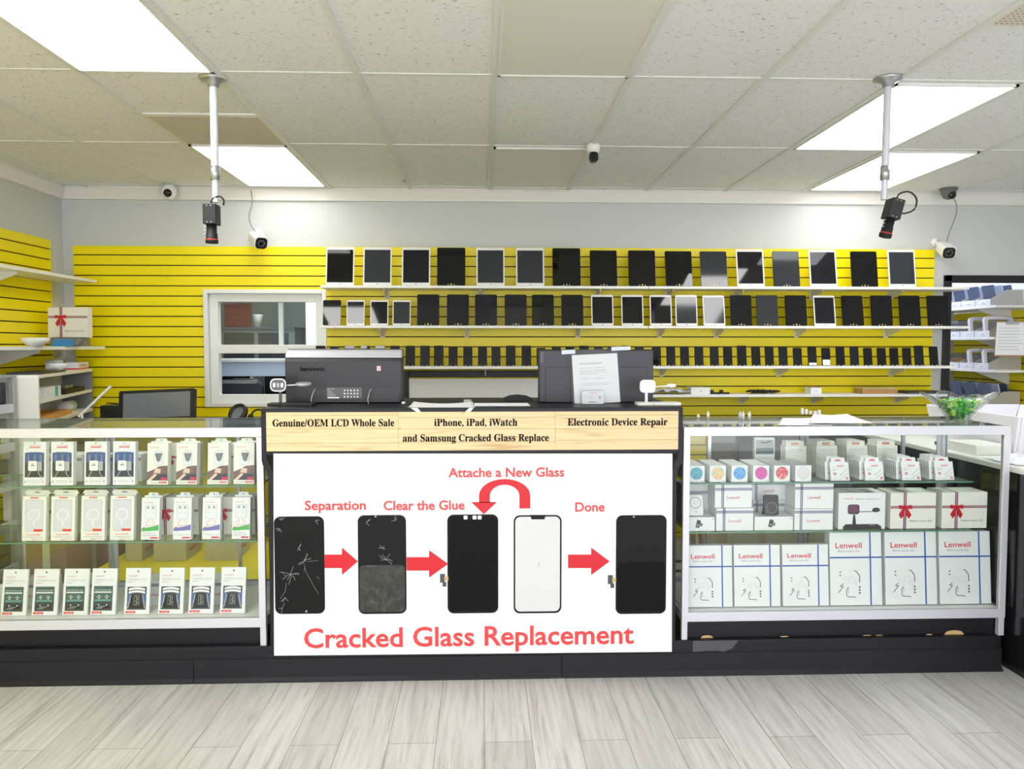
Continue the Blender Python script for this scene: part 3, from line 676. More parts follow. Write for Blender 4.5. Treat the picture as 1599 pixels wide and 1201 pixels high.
# grey equipment rack beside it
rk = thing('equipment_rack', 'grey metal rack with pull-out rails at the photo edge by the shelf unit', 'rack', (-2.90, 4.34, 0))
for x in (-.215, .19):
    for y in (-.24, .21): MB().box(x, y, 0, x+.03, y+.03, 1.32, 'grey_metal').build('post', rk, .002)
for z in (1.17, .95, .73, .5, .25):
    MB().box(-.215, -.24, z-.05, .22, -.215, z, 'grey_metal').box(.195, -.21, z-.05, .22, .21, z, 'aluminium').box(-.21, -.21, z-.012, .19, .21, z-.006, 'dark_grey_paint').build('rail_tier', rk, .002)
MB().box(-.215, -.24, 1.32, .22, .24, 1.335, 'grey_metal').build('top', rk, .002)
MB().box(-.20, -.2, .3, -.185, .2, 1.3, 'dark_grey_paint').build('side_sheet', rk)
for k, z in enumerate((1.17, .73, .25)):
    o = MB().box(-.175, -.20, 0, .185, .20, .12, 'screen_navy' if k == 0 else 'dark_grey_paint').build('device', None, .006, loc=(-2.90, 4.34, z+.0005))
    MB().box(.1853, -.16, .03, .1865, .16, .05, 'black_gloss').build('slot', o)
    tag(o, ['dark blue device on the top tier of the grey rack', 'dark grey device on the middle tier of the grey rack', 'dark grey device on the bottom tier of the grey rack'][k], 'device', 'devices in the grey rack')
# cartons and bench behind the near showcase
for k, (x, y, h, l) in enumerate(((-2.38, 4.42, .62, 'tall brown carton on the floor behind the showcase, beside the rack'), (-2.32, 4.80, .55, 'brown carton on the floor behind the showcase, beside the desk'))):
    o = MB().box(-.11, -.13, 0, .11, .13, h, 'cardboard_brown').build('carton', None, .003, loc=(x, y, 0)); MB().box(-.02, -.1305, 0, .02, .1305, h+.0005, 'cardboard_beige').build('tape', o)
    tag(o, l, 'carton', 'brown cartons behind the showcase')
# workbench with touch screen
t = thing('workbench', 'dark workbench behind the phone accessory showcase', 'workbench', (-1.75, 5.35, 0))
MB().box(-.92, -.3, .96, .62, .3, .99, 'dark_grey_paint').build('top', t, .003)
for x in (-.73, .57):
    for y in (-.28, .24): MB().box(x, y, 0, x+.05, y+.05, .96, 'grey_metal').build('leg', t)
MB().box(-.73, .2, .3, .6, .22, .94, 'slat_yellow').build('modesty_panel', t)
mn = thing('touch_monitor', 'black touch monitor with a slanted reflection behind the accessory showcase', 'monitor', (ax(244, 655, 5.2), 5.2, 1.014), (math.radians(-10), math.radians(-2.5), math.radians(-4)))
MB().prism(rrect(.51, .20, .012, 4, 0, .10), 0, .03, 'black_plastic').build('housing', mn, .003)
MB().flat(rrect(.45, .165, .002, 2, 0, .098), 'screen_silver', -.001).build('screen', mn)
MB().box(-.1, .03, 0, .1, .12, .012, 'black_plastic').build('stand', mn)
o = MB().box(-.06, 0, 0, .06, .2, .11, 'black_plastic').build('mini_computer', None, .004, loc=(ax(167, 650, 5.25), 5.28, .991)); tag(o, 'black mini computer beside the touch monitor', 'computer')
b = MB().tube([(.0, -.01, .02), (-.03, -.03, .09), (.0, -.02, .13), (.06, -.01, .125), (.065, .01, .11)], .004, 'rubber_black'); b.build('power_cable', o)
a0, a1 = at(123, 651, 5.1), at(173, 603, 5.15)
o = MB().tube([(0, 0, 0), a1-a0], .009, 'laminate_white', 10).build('rod', None, loc=a0); tag(o, 'white plastic bar leaning in front of the shelf unit', 'rod')
MB().tube([(.02, 0, .02), (.025, 0, .991-a0.z+.0005)], .007, 'laminate_white').build('support_leg', o)
# magnifying lamp and headset on the bench
t = thing('magnifier_lamp', 'black magnifying lamp head showing over the showcase top', 'lamp', (ax(372, 655, 5.1), 5.1, .991))
MB().lathe([(0, 0), (.06, 0), (.06, .012), (0, .012)], 'black_plastic').build('base', t)
MB().tube([(0, 0, .01), (-.02, 0, .045)], .006, 'black_plastic').build('arm', t)
b = MB(); X = T(0, 0, .075) @ RY(-.5) @ RX(.9); b.lathe([(.045, -.012), (.065, -.012), (.065, .012), (.045, .012), (.045, -.012)], 'black_plastic', X=X); b.build('lamp_ring', t); MB().lathe([(0, 0), (.045, 0)], 'screen_silver', X=X).build('lens', t)
t = thing('headset', 'black headset standing near the counter end behind the showcase', 'headset', (ax(402, 655, 5.1), 5.12, .991))
b = MB(); b.tube([(.05*math.cos(a), 0, .03+.065*math.sin(a)) for a in [PI*k/10 for k in range(11)]], .006, 'rubber_black'); b.build('headband', t)
for s in (-1, 1): MB().lathe([(0, -.012), (.03, -.012), (.034, 0), (.03, .012), (0, .012)], 'rubber_black', X=T(s*.05, 0, .034) @ RY(PI/2)).build('ear_cup', t)

# low yellow bench with beige cartons, seen through the accessory showcase
t = thing('storage_bench', 'low yellow storage bench behind the accessory showcase', 'bench', (-1.45, 4.5, 0))
MB().box(-.72, -.32, .215, .52, .5, .25, 'slat_yellow').build('top', t, .002)
MB().box(-.72, -.33, .205, .52, -.32, .25, 'mid_grey').build('edge_strip', t)
MB().box(-.72, .1, 0, .52, .12, .215, 'slat_yellow').build('front_board', t)
for x in (-.70, .48): MB().box(x, -.3, 0, x+.02, .48, .215, 'slat_yellow').build('leg_panel', t)
for k, (px0, px1, h) in enumerate(((196, 222, .25), (240, 291, .29), (319, 371, .29))):
    y = 4.55; x0, x1 = ax(px0, 880, y), ax(px1, 880, y)
    o = MB().box(-(x1-x0)/2, 0, 0, (x1-x0)/2, .25, h, 'cardboard_beige').build('carton', None, .003, loc=((x0+x1)/2, y, .2506))
    MB().box(-(x1-x0)/2-.0006, .04, .05, -(x1-x0)/2-.0002, .2, .07, 'red_light').box((x1-x0)/2+.0002, .05, .05, (x1-x0)/2+.0007, .17, .062, 'red_light').box((x1-x0)/2+.0002, .05, .10, (x1-x0)/2+.0007, .17, .13, 'ink_black').build('print', o)
    tag(o, ['narrow beige carton on the yellow bench nearest the grey rack', 'beige carton on the yellow bench, middle one', 'beige carton on the yellow bench nearest the counter'][k], 'carton', 'beige cartons on the yellow bench')

# ------------------------------------------------------------------ plinth
t = thing('plinth', 'black plinth with scuffed vinyl skirting under the counter and showcases', 'plinth', (0, 3.457, 0))
MB().box(-2.9, .006, 0, 2.388, .62, .16, 'black_laminate').build('body', t, .003)
for (x0, x1) in ((-2.9, -1.292), (-1.289, .35), (.353, 2.39)):
    MB().xprism([(-.012, 0), (.0055, 0), (.0055, .104), (.001, .104), (-.001, .02), (-.012, .006)], x0, x1, 'black_laminate').build('skirting', t, .001)
for q in ((1097, 1117, 994, .012), (1480, 1512, 992, .020), (1222, 1236, 994, .004), (1452, 1462, 993, .004), (1352, 1366, 994, .003), (1372, 1384, 994, .003)):
    x0, x1 = ax(q[0], q[2], 3.46), ax(q[1], q[2], 3.46)
    pts = [(x0, .1605), (x1, .1605)]+[(x1+(x0-x1)*k/7, .1605+q[3]*(.5+.5*math.sin(PI*k/7))) for k in range(1, 7)]
    MB().prism(pts, .0325, .0345, 'tan_chip').build('chipped_edge', t)
MB().prism([(.95, .107), (1.06, .112), (1.09, .105), (1.13, .118), (1.16, .157), (.95, .157)], .0045, .0058, 'dark_grey_paint').build('peeled_patch', t)

# ------------------------------------------------------------------ reception counter
cn = thing('reception_counter', 'black reception counter with a pine sign band in the middle', 'counter', (-.042, 3.44, .1606))
CXm = -.042
def lx(px, py, Y=3.44): return ax(px, py, Y)-CXm
def lz(px, py, Y=3.44): return az(px, py, Y)-.16
HW = .930
MB().box(-HW, 0, 1.045, HW, .68, 1.066, 'black_laminate').build('worktop', cn, .003)
b = MB()
zt, zbm = 1.045, .872
b.box(-HW, 0, zt-.018, HW, .03, zt, 'black_laminate').box(-HW+.0215, 0, zbm-.012, HW-.0215, .03, zbm+.006, 'black_laminate')
b.build('fascia_frame', cn, .002)
for s in (-1, 1):
    prof = [(s*HW, zt-.0185), (s*(HW-.021), zt-.0185), (s*(HW-.021), zbm-.03), (s*(HW-.034), zbm-.055), (s*(HW-.046), zbm-.085), (s*(HW-.049), zbm-.12), (s*(HW-.049), .0), (s*(HW-.026), .0), (s*(HW-.026), zbm-.11), (s*(HW-.020), zbm-.085), (s*(HW-.004), zbm-.055), (s*HW, zbm-.035)]
    MB().prism(prof if s > 0 else prof[::-1], 0.0, .64, 'black_laminate').build('end_bracket', cn, .002)
MB().box(-HW+.055, .0125, 0, HW-.055, .04, zbm-.013, 'black_laminate').build('front_panel', cn, .002)
MB().box(-HW+.0215, .05, .4, HW-.0215, .62, .42, 'black_laminate').build('inner_shelf', cn)
sx0, sx1, sz0, sz1 = lx(416, 643), lx(1059, 643), lz(755, 703.5), lz(755, 643)
b = MB(); cols = [(416, 622), (622, 867), (867, 1059)]; rows = [[643, 648, 669, 691, 703.5], [643, 652, 669.7, 690.5, 703.5], [643, 649, 670, 688, 703.5]]
for (c0, c1), rw in zip(cols, rows):
    for r0, r1 in zip(rw, rw[1:]):
        b.box(lx(c0, 670)+.0005, -.004, lz(755, r1)+.0005, lx(c1, 670)-.0005, .008, lz(755, r0)-.0005, 'pine')
sign = b.build('pine_sign', cn); sign['label'] = 'pale pine board sign with black lettering'
b = MB()
for (s, x0, x1, base, cap) in (('Genuine/OEM LCD Whole Sale', 426, 616, 665, 11.2), ('iPhone, iPad, iWatch', 678, 808, 665, 11.2), ('and Samsung Cracked Glass Replace', 629, 857, 689, 11.2), ('Electronic Device Repair', 886, 1042, 665, 11.2)):
    b = MB().text(serif(s), lx(x0, base), lx(x1, base), lz(755, base), cap/F*3.44, 'ink_black', y=-.0052, bold=.014); b.build('lettering', sign)
MB().prism([(lx(641, 640), 1.0665), (lx(652, 640), 1.046), (lx(660, 640), 1.040), (lx(652, 640), 1.0665)], -.0012, -.0004, 'bag_clear').build('adhesive_tape', cn)
MB().prism([(lx(733, 640), 1.0665), (lx(724, 640), 1.042), (lx(732, 640), 1.042), (lx(740, 640), 1.0665)], -.0012, -.0004, 'bag_clear').build('adhesive_tape', cn)

# poster on the counter front
PY = 3.4386
p0 = Vector((-.042, PY, .115))
po = MB().flat([(ax(428, 1024, PY)-p0.x, az(428, 1024, PY)-p0.z), (ax(1049, 1018, PY)-p0.x, az(1049, 1018, PY)-p0.z), (ax(1050, 708.5, PY)-p0.x, az(1050, 708.5, PY)-p0.z), (ax(427, 708.5, PY)-p0.x, az(427, 708.5, PY)-p0.z)], 'paper', 0).build('poster', None, loc=p0)
po.modifiers.new('sheet', 'SOLIDIFY').thickness = .0010
tag(po, 'large white screen repair poster on the front of the reception counter', 'poster')
def q(px, py): v = at(px, py, PY); return (v.x-p0.x, v.z-p0.z)
def qrect(x0, y0, x1, y1, r):
    a, c_ = q(x0, y1), q(x1, y0)
    return rrect(c_[0]-a[0], c_[1]-a[1], r, 6, (a[0]+c_[0])/2, (a[1]+c_[1])/2)
def qtext(s, x0, x1, base, cap, m, bold=0.): MB().text(s, q(x0, base)[0], q(x1, base)[0], q((x0+x1)/2, base)[1], cap/F*PY, m, -.0010, bold).build('lettering', po)
qtext('Attache a New Glass', 700, 881, 744.5, 14.5, 'ink_pink_red', .024)
qtext('Separation', 476, 571.5, 796, 14.5, 'ink_pink_red', .024)
qtext('Clear the Glue', 599, 725.5, 796, 14.5, 'ink_pink_red', .024)
qtext('Done', 898, 944, 798.5, 14.5, 'ink_pink_red', .024)
qtext('Cracked Glass Replacement', 475, 989.5, 1008, 31, 'ink_pink_red', .018)
for (x0, xm, x1, cy) in ((507, 534, 559, 876.5), (635, 670, 700, 880.5), (887, 923, 952, 876.5)):
    MB().flat([q(x0, cy+10.5), q(xm, cy+10.5), q(xm, cy+21.5), q(x1, cy), q(xm, cy-21.5), q(xm, cy-10.5), q(x0, cy-10.5)], 'arrow_red', -.0011).build('arrow_print', po)
b = MB()
out = [q(788+40*math.cos(a), 774-26*math.sin(a)) for a in [PI*k/16 for k in range(17)]]
inn = [q(788+23*math.cos(a), 774-17*math.sin(a)) for a in [PI*k/16 for k in range(17)]]
for k in range(16): b.flat([out[k], out[k+1], inn[k+1], inn[k]], 'arrow_red', -.0011)
b.flat([q(811, 794), q(828, 794), q(828, 774), q(811, 774)], 'arrow_red', -.0011); b.flat([q(748, 785), q(765, 785), q(765, 774), q(748, 774)], 'arrow_red', -.0011)
b.flat([q(736, 784), q(755.5, 803), q(776, 784)], 'arrow_red', -.0011)
b.build('arrow_print', po)
R_ = 9/F*PY; r_ = random.Random(2)
def crack(b, px, py, n, ln, wpx=.42):
    for k in range(n):
        a = r_.uniform(0, 2*PI); pts = [(px, py)]
        for j in range(3):
            a += r_.uniform(-.5, .5); l_ = ln*r_.uniform(.15, .5); pts.append((pts[-1][0]+math.cos(a)*l_, pts[-1][1]+math.sin(a)*l_))
        b.line([q(*p_) for p_ in pts], wpx/F*PY, 'ink_light', -.0014)
def phone_pic(x0, y0, x1, y1): return MB().flat(qrect(x0, y0, x1, y1, R_*1.1), 'print_black', -.0010)
def dot(b, px, py): b.flat(circ(.0045, 12, *q(px, py)), 'ink_light', -.0014)
def flex(b, x0, y0):
    b.flat([q(x0, y0+14), q(x0+8, y0+14), q(x0+8, y0), q(x0, y0)], 'dark_grey_paint', -.0011).flat([q(x0+7, y0+11), q(x0+13, y0+11), q(x0+13, y0+4), q(x0+7, y0+4)], 'tan_chip', -.0012)
    b.flat([q(x0+4, y0+20), q(x0+10, y0+20), q(x0+10, y0+13), q(x0+4, y0+13)], 'dark_grey_paint', -.0012)
def notch(b, x0, x1): b.flat([q(x0, 811), q(x1, 811), q(x1+2.5, 804), q(x0-2.5, 804)], 'print_black', -.0014)
b = phone_pic(430, 806, 506, 959); dot(b, 478.5, 954.5)
for v in ((454, 896, 8, 13), (474, 877, 7, 14), (467, 855, 5, 6), (437, 826, 4, 6), (446, 933, 3, 10), (441, 950, 3, 8), (495, 812, 3, 6), (440, 812, 3, 6)): crack(b, *v)
for pts in ([(474, 877), (478, 893), (484, 904), (490, 915), (498, 928)], [(474, 877), (492, 876), (497, 875)], [(446, 900), (440, 892)], [(438, 935), (446, 922), (447, 910)], [(495, 900), (499, 905)]): b.line([q(*p_) for p_ in pts], .7/F*PY, 'ink_grey', -.0014)
b.build('phone_print', po)
b = phone_pic(560, 804, 634, 959).flat(qrect(562, 882, 632, 956, R_*.7), 'glued', -.0012); dot(b, 586.5, 806.5)
for v in ((596, 855, 5, 5), (603, 874, 6, 11), (572, 816, 3, 8), (618, 813, 3, 9)): crack(b, *v)
b.build('phone_print', po)
b = phone_pic(699, 803, 778, 958).flat(qrect(702, 807, 775.5, 954, R_*.8), 'ink_black', -.0012); notch(b, 729, 752)
for px in (727, 741, 749): b.flat(qrect(px-3, 805, px+3, 811, .004), 'paper', -.0016)
flex(b, 687, 896); b.build('phone_print', po)
b = phone_pic(802, 804, 877, 958).flat(qrect(804.5, 806.5, 874.5, 955, R_*.9), 'print_silver', -.0012); notch(b, 830, 850)
b.text('OCA', 0, .022, 0, .006, 'ink_grey', -.0014, 0, T(q(842, 885)[0], 0, q(842, 885)[1]) @ RY(-PI/2)); b.build('phone_print', po)
b = phone_pic(961, 804, 1041, 959).flat(qrect(963.5, 877, 1038.5, 955, R_*.8), 'ink_black', -.0012); dot(b, 989.5, 807); flex(b, 949, 898); b.build('phone_print', po)
for o in list(po.children): o.location.y -= .0008

# ------------------------------------------------------------------ showcases
def showcase(name, label, x0, x1, zt, shelves, sx0, sx1):
    t = thing(name, label, 'showcase', ((x0+x1)/2, 3.465, .1606)); h = (x1-x0)/2
    zt -= .1606; zb = .287-.1606; D = .50; w = .030
    b = MB()
    b.box(-h, 0, zt-.040, h, .022, zt, 'aluminium').box(-h, D-.022, zt-.03, h, D, zt, 'aluminium')
    b.box(-h, 0, zb-.042, h, .022, zb, 'aluminium').box(-h, D-.022, zb-.042, h, D, zb, 'aluminium')
    for s in (-1, 1):
        xa, xb = (-h, -h+w) if s < 0 else (h-w, h)
        b.box(xa, 0, zb, xb, .022, zt-.04, 'aluminium').box(xa, D-.022, zb, xb, D, zt-.03, 'aluminium')
        xa, xb = (-h, -h+.02) if s < 0 else (h-.02, h)
        b.box(xa, .022, zt-.03, xb, D-.022, zt, 'aluminium').box(xa, .022, zb-.042, xb, D-.022, zb, 'aluminium')
    b.build('frame', t, .0015)
    MB().pane(-h+.02, .022, zt-.004, h-.02, D-.022, zt+.001, 'glass_top').build('top_glass', t)
    MB().pane(-h+w, .012, zb, h-w, .016, zt-.04, 'glass').build('front_glass', t)
    for s in (-1, 1):
        MB().pane(s*(h-.012), .022, zb, s*(h-.012)+.004, D-.022, zt-.03, 'glass').build('side_glass', t)
    MB().box(-h+.02, .022, zb-.03, h-.02, D-.022, zb-.002, 'laminate_white').build('floor_panel', t)
    for k, z in enumerate(shelves):
        z -= .1606
        MB().pane(sx0-(x0+x1)/2, .05, z-.006, sx1-(x0+x1)/2, .40, z, 'glass_shelf').build('glass_shelf', t)
    b = MB()
    n = 3
    for k in range(n):
        xx = -h+.25+(2*h-.5)*k/(n-1)
        b.box(xx-.008, D-.05, zb, xx+.008, D-.035, zt-.03, 'steel')
        for z in shelves: b.box(xx-.006, .20, z-.1606-.0125, xx+.006, D-.05, z-.1606-.0065, 'steel')
    b.build('shelf_standard', t)
    for k in range(2):
        xa = -h+w+(2*h-2*w)*k/2; xb = xa+h-w
        d = MB(); y = D-.018+.006*k
        framebars(d, xa, zb, xb, zt-.03, .022, y, y+.006, 'aluminium')
        fr = d.build('sliding_door', t)
        MB().pane(xa+.022, y+.001, zb+.022, xb-.022, y+.004, zt-.052, 'glass').build('pane', fr)
    MB().box(-h+.03, .035, 0, h-.03, .05, zb-.0425, 'black_laminate').build('base_panel', t)
    for s in (-1, 1):
        xa, xb = (-h+.001, -h+.027) if s < 0 else (h-.027, h-.001)
        MB().box(xa, .004, 0, xb, .03, zb-.0425, 'aluminium').build('foot', t, .001)
    return t
CL = showcase('showcase', 'aluminium glass showcase filled with boxed phone accessories, beside the yellow corner', -2.75, -.972, 1.138, [.874, .624], -2.7, -1.01)
CR = showcase('showcase', 'aluminium glass showcase with gift boxes and coloured discs, beside the black cabinet', .899, 2.405, 1.134, [.872, .645], .935, 2.27)
SZ = {('L', 1): .8746, ('L', 2): .6246, ('L', 3): .2856, ('R', 1): .8726, ('R', 2): .6456, ('R', 3): .2856}

# ------------------------------------------------------------------ packaging kinds
def box_body(name, w, h, d, m='card_white', bev=.001, tab=None, tabw=1):
    b = MB().box(-w/2, 0, 0, w/2, d, h, m)
    o = b.build(name, None, bev)
    if tab:
        poly = [(-w*.48, h*.0+h-.001), (w*.48, h-.001), (w*.48, h+tab*.4), (w*.30*tabw, h+tab*.4), (w*.24*tabw, h+tab), (-w*.24*tabw, h+tab), (-w*.30*tabw, h+tab*.4), (-w*.48, h+tab*.4)]
        MB().prism(poly, d-.0015, d, m).flat(circ(.0032, 10, 0, h+tab*.62), 'ink_grey', d-.0018).build('hang_tab', o)
    return o
def charger_box():
    w, h = .100, .195
    o = box_body('charger_box', w, h, .028)
    b = MB()
    b.text('Lenwell', -w*.23, w*.24, h*.895, h*.032, 'logo_red').rect(-w*.23, h*.862, w*.24, h*.882, 'logo_red').flat(circ(.003, 10, 0, h*.965), 'ink_grey')
    b.rect(-w*.40, h*.835, -w*.2, h*.842, 'ink_light')
    b.rect(-w*.43, h*.19, w*.43, h*.52, 'photo_dark'); b.flat([(-w*.43, h*.52), (w*.43, h*.52), (w*.43, h*.75), (w*.2, h*.765), (-w*.2, h*.765), (-w*.43, h*.75)], 'photo_blue')
    for k in (-.27, .02, .28):
        b.text('PD20', 0, h*.13, 0, w*.09, 'ink_light', -.0011, 0, T(w*k+.004, 0, h*.57) @ RY(-PI/2))
    b.rect(w*.14, h*.335, w*.33, h*.55, 'ink_light', -.0010); b.flat(rrect(w*.40, h*.23, .006, 4, -w*.08, h*.45), 'card_white', -.0012)
    b.rect(-w*.16, h*.455, w*.0, h*.472, 'ink_black', -.0014); b.rect(-w*.12, h*.495, -w*.02, h*.505, 'ink_grey', -.0014)
    b.line([(-w*.15, h*.33), (-w*.22, h*.27), (-w*.30, h*.2)], .003, 'ink_light', -.0011); b.line([(w*.18, h*.335), (w*.2, h*.26), (w*.32, h*.2)], .003, 'ink_light', -.0011)
    for k in range(3): b.rect(-w*.28, h*(.11-.02*k), w*.26, h*(.115-.02*k), 'ink_light')
    b.text('20W', w*.25, w*.38, h*.14, h*.02, 'ink_grey'); b.rect(-w*.42, h*.07, -w*.38, h*.11, 'ink_grey').rect(w*.36, h*.07, w*.40, h*.11, 'ink_grey')
    b.build('printed_front', o)
    return o
def car_charger_box():
    w, h = .094, .186
    o = box_body('car_charger_box', w, h, .034, 'card_cream', .001, .02)
    b = MB()
    b.text('Lenwell', -w*.40, w*.04, h*.885, h*.032, 'logo_red')
    b.flat(rrect(w*.44, h*.36, .014, 5, w*.04, h*.64), 'ink_light', -.0006).flat(rrect(w*.42, h*.345, .013, 5, w*.04, h*.64), 'blister_pale', -.0009)
    b.rect(-w*.5+.0008, h*.10, w*.5-.0008, h*.25, 'photo_dark', -.0007); b.flat([(-w*.5+.0008, h*.15), (w*.1, h*.25), (w*.5-.0008, h*.25), (w*.5-.0008, h*.46), (w*.1, h*.44), (-w*.2, h*.36), (-w*.5+.0008, h*.30)], 'photo_car', -.0008)
    b.flat([(-w*.18, h*.28), (w*.14, h*.27), (w*.16, h*.38), (-w*.10, h*.39)], 'photo_skin', -.0010); b.flat([(-w*.5+.0008, h*.10), (-w*.30, h*.10), (-w*.02, h*.23), (-w*.1, h*.27)], 'photo_skin', -.0010)
    b.rect(w*.18, h*.115, w*.46, h*.175, 'ink_red', -.0011); b.text('Car Charger', -w*.43, w*.03, h*.04, h*.028, 'ink_grey'); b.rect(w*.07, h*.033, w*.45, h*.072, 'ink_red')
    b.text('LW-C01', w*.10, w*.42, h*.042, h*.018, 'ink_white', -.0011)
    b.build('printed_front', o)
    g = MB()
    X = T(w*.06, -.004, 0)
    g.lathe([(0, h*.555), (.003, h*.555), (.010, h*.60), (.011, h*.66), (.014, h*.69), (.016, h*.74), (.017, h*.755), (0, h*.755)], 'mid_grey', 14, X @ Matrix.Scale(.35, 4, (0, 1, 0)))
    g.build('car_charger', o)
    return o
def case_box():
    w, h = .108, .199
    o = box_body('phone_case_box', w, h, .022, 'card_cream', .001, .026, 1.9)
    b = MB()
    b.flat([(-w*.12, h+.014), (w*.12, h+.014), (w*.12, h+.018), (w*.03, h+.018), (0, h+.022), (-w*.03, h+.018), (-w*.12, h+.018)], 'ink_grey', .0195)
    b.rect(-w*.18, h*.955, w*.18, h*.978, 'red_light')
    b.flat(rrect(w*.76, h*.71, .006, 4, 0, h*.565), 'ink_light', -.0006).flat(rrect(w*.73, h*.69, .005, 4, 0, h*.565), 'blister', -.0009)
    b.ring(w*.205, w*.25, 'card_white', 0, h*.585, -.0012); b.flat(rrect(w*.07, h*.10, .002, 2, 0, h*.385), 'card_white', -.0012)
    b.rect(0, h*.215, w*.38, h*.265, 'red_light', -.0013)
    b.text('Lenwell', -w*.26, w*.26, h*.125, h*.042, 'logo_red'); b.text('Crystal Magnetic Phone Case', -w*.38, w*.40, h*.078, h*.022, 'ink_grey'); b.text('Compatible', -w*.1, w*.40, h*.04, h*.013, 'ink_grey'); b.rect(-w*.08, h*.012, w*.12, h*.03, 'pink')
    b.build('printed_front', o)
    return o
def cable_box(green):
    def mk():
        w, h = .082, .188
        o = box_body('cable_box', w, h, .026, 'card_white', .001, .022)
        b = MB()
        b.text('Lenwell', -w*.36, w*.12, h*.875, h*.030, 'logo_red')
        b.flat(rrect(w*.64, h*.34, .006, 4, 0, h*.66), 'ink_light', -.0006).flat(rrect(w*.60, h*.325, .005, 4, 0, h*.66), 'blister_pale', -.0009)
        for sx in (-.14, .14):
            b.rect(w*(sx-.07), h*.73, w*(sx+.07), h*.77, 'ink_light', -.0012); b.rect(w*(sx-.05), h*.77, w*(sx+.05), h*.795, 'ink_grey', -.0012)
            b.line([(w*sx, h*.73), (w*sx, h*.62), (w*(sx*.8), h*.56)], .004, 'card_white', -.0013); b.line([(w*(sx-.06), h*.66), (w*sx, h*.62), (w*(sx+.06), h*.66)], .0014, 'ink_light', -.0014)
            b.line([(w*sx*.7, h*.49), (w*sx*.7, h*.44), (w*sx*1.6, h*.43), (w*sx*1.6, h*.30)], .0014, 'ink_red')
        b.line([(-w*.2, h*.34), (w*.2, h*.34)], .0014, 'ink_red', -.0012)
        b.flat([(-w*.47, h*.20), (w*.47, h*.225), (w*.47, h*.36), (w*.1, h*.31), (-w*.47, h*.27)], 'green_band' if green else 'violet_band')
        b.flat([(-w*.42, h*.27), (-w*.30, h*.33), (-w*.34, h*.29), (-w*.27, h*.30), (-w*.40, h*.23), (-w*.36, h*.27)], 'ink_red', -.0011)
        for k in range(3):
            for j in (-1, 1): b.flat(circ(.0012, 6, j*w*.05, h*(.24+.03*k)), 'ink_red', -.0011)
        if green: b.text('USB Type-C to', -w*.42, w*.28, h*.145, h*.026, 'ink_grey'); b.text('Lightning Cable', -w*.42, w*.34, h*.095, h*.026, 'ink_grey')
        else: b.text('Type-C', -w*.42, -w*.1, h*.15, h*.02, 'ink_light'); b.text('Fast Charging Cable', -w*.42, w*.42, h*.105, h*.024, 'ink_grey')
        b.rect(w*.02, h*.03, w*.44, h*.065, 'ink_red')
        b.build('printed_front', o)
        return o
    return mk
def glass_box(green):
    def mk():
        w, h = .113, .205
        o = box_body('screen_protector_box', w, h, .012)
        b = MB()
        b.flat(circ(.0045, 12, 0, h*.93), 'ink_grey'); b.text('Lenwell', -w*.36, -w*.02, h*.825, h*.026, 'logo_red'); b.rect(-w*.34, h*.808, -w*.06, h*.813, 'pink')
        b.text('TEMPERED GLASS', -w*.40, w*.38, h*.735, h*.036, 'ink_light'); b.rect(-w*.40, h*.70, -w*.1, h*.708, 'ink_light'); b.rect(-w*.40, h*.68, -w*.2, h*.686, 'ink_light')
        if green:
            b.rect(-w*.40, h*.30, w*.36, h*.62, 'photo_green'); b.rect(-w*.40, h*.09, w*.36, h*.30, 'photo_slate')
            b.text('Eye Friendly Green Light', -w*.33, w*.29, h*.525, h*.028, 'ink_white', -.0011); b.rect(-w*.37, h*.475, w*.31, h*.50, 'ink_white', -.0010)
            for sx in (-.18, .13): b.text('99%', w*(sx-.05), w*(sx+.05), h*.40, h*.026, 'ink_white', -.0011); b.rect(w*(sx-.11), h*.385, w*(sx+.11), h*.391, 'ink_white', -.0011); b.flat(circ(.003, 8, w*sx, h*.36), 'ink_white', -.0011)
            b.flat([(-w*.36, h*.29), (w*.31, h*.29), (w*.27, h*.335), (-w*.32, h*.335)], 'photo_teal', -.0010)
            b.flat([(-w*.36, h*.13), (w*.30, h*.14), (w*.2, h*.20), (-.0, h*.22), (-w*.25, h*.19)], 'bezel_black', -.0010)
            for k in range(4): b.line([(-w*(.3-.06*k), h*.135), (-w*(.12-.08*k), h*.195)], .0014, 'ink_light', -.0012)
            for sx in (-.18, .14): b.flat(circ(.003, 8, w*sx, h*.215), 'ink_white', -.0012)
        else:
            b.rect(-w*.40, h*.10, w*.37, h*.595, 'photo_dark'); b.rect(-w*.40, h*.24, -w*.25, h*.45, 'photo_blue', -.0008); b.rect(w*.22, h*.24, w*.37, h*.45, 'photo_blue', -.0008)
            for zc in (.52, .455):
                n = 10; up = [(-w*.34+w*.65*k/n, h*(zc+.038+.025*math.sin(PI*k/n))) for k in range(n+1)]; dn = [(x, z-h*.045) for x, z in up]
                b.flat(dn+up[::-1], 'ink_white', -.0010)
            b.flat([(-w*.30, h*.13), (w*.27, h*.13), (w*.19, h*.42), (-w*.22, h*.42)], 'bezel_black', -.0010)
            b.line([(-w*.36, h*.13), (-w*.25, h*.42)], .004, 'ink_light', -.0012); b.line([(w*.33, h*.13), (w*.22, h*.42)], .004, 'ink_light', -.0012)
            b.line([(-w*.12, h*.2), (-w*.10, h*.40), (w*.07, h*.40), (w*.09, h*.2), (-w*.12, h*.2)], .0012, 'ink_light', -.0013)
            b.line([(-w*.05, h*.38), (w*.03, h*.34), (-w*.05, h*.29), (w*.05, h*.25), (-w*.06, h*.22)], .0025, 'ink_light', -.0013)
        b.rect(-w*.44, h*.025, -w*.04, h*.072, 'red_light'); b.text('9H 2.5D', -w*.36, -w*.1, h*.036, h*.02, 'ink_white', -.0011)
        b.build('printed_front', o)
        return o
    return mk
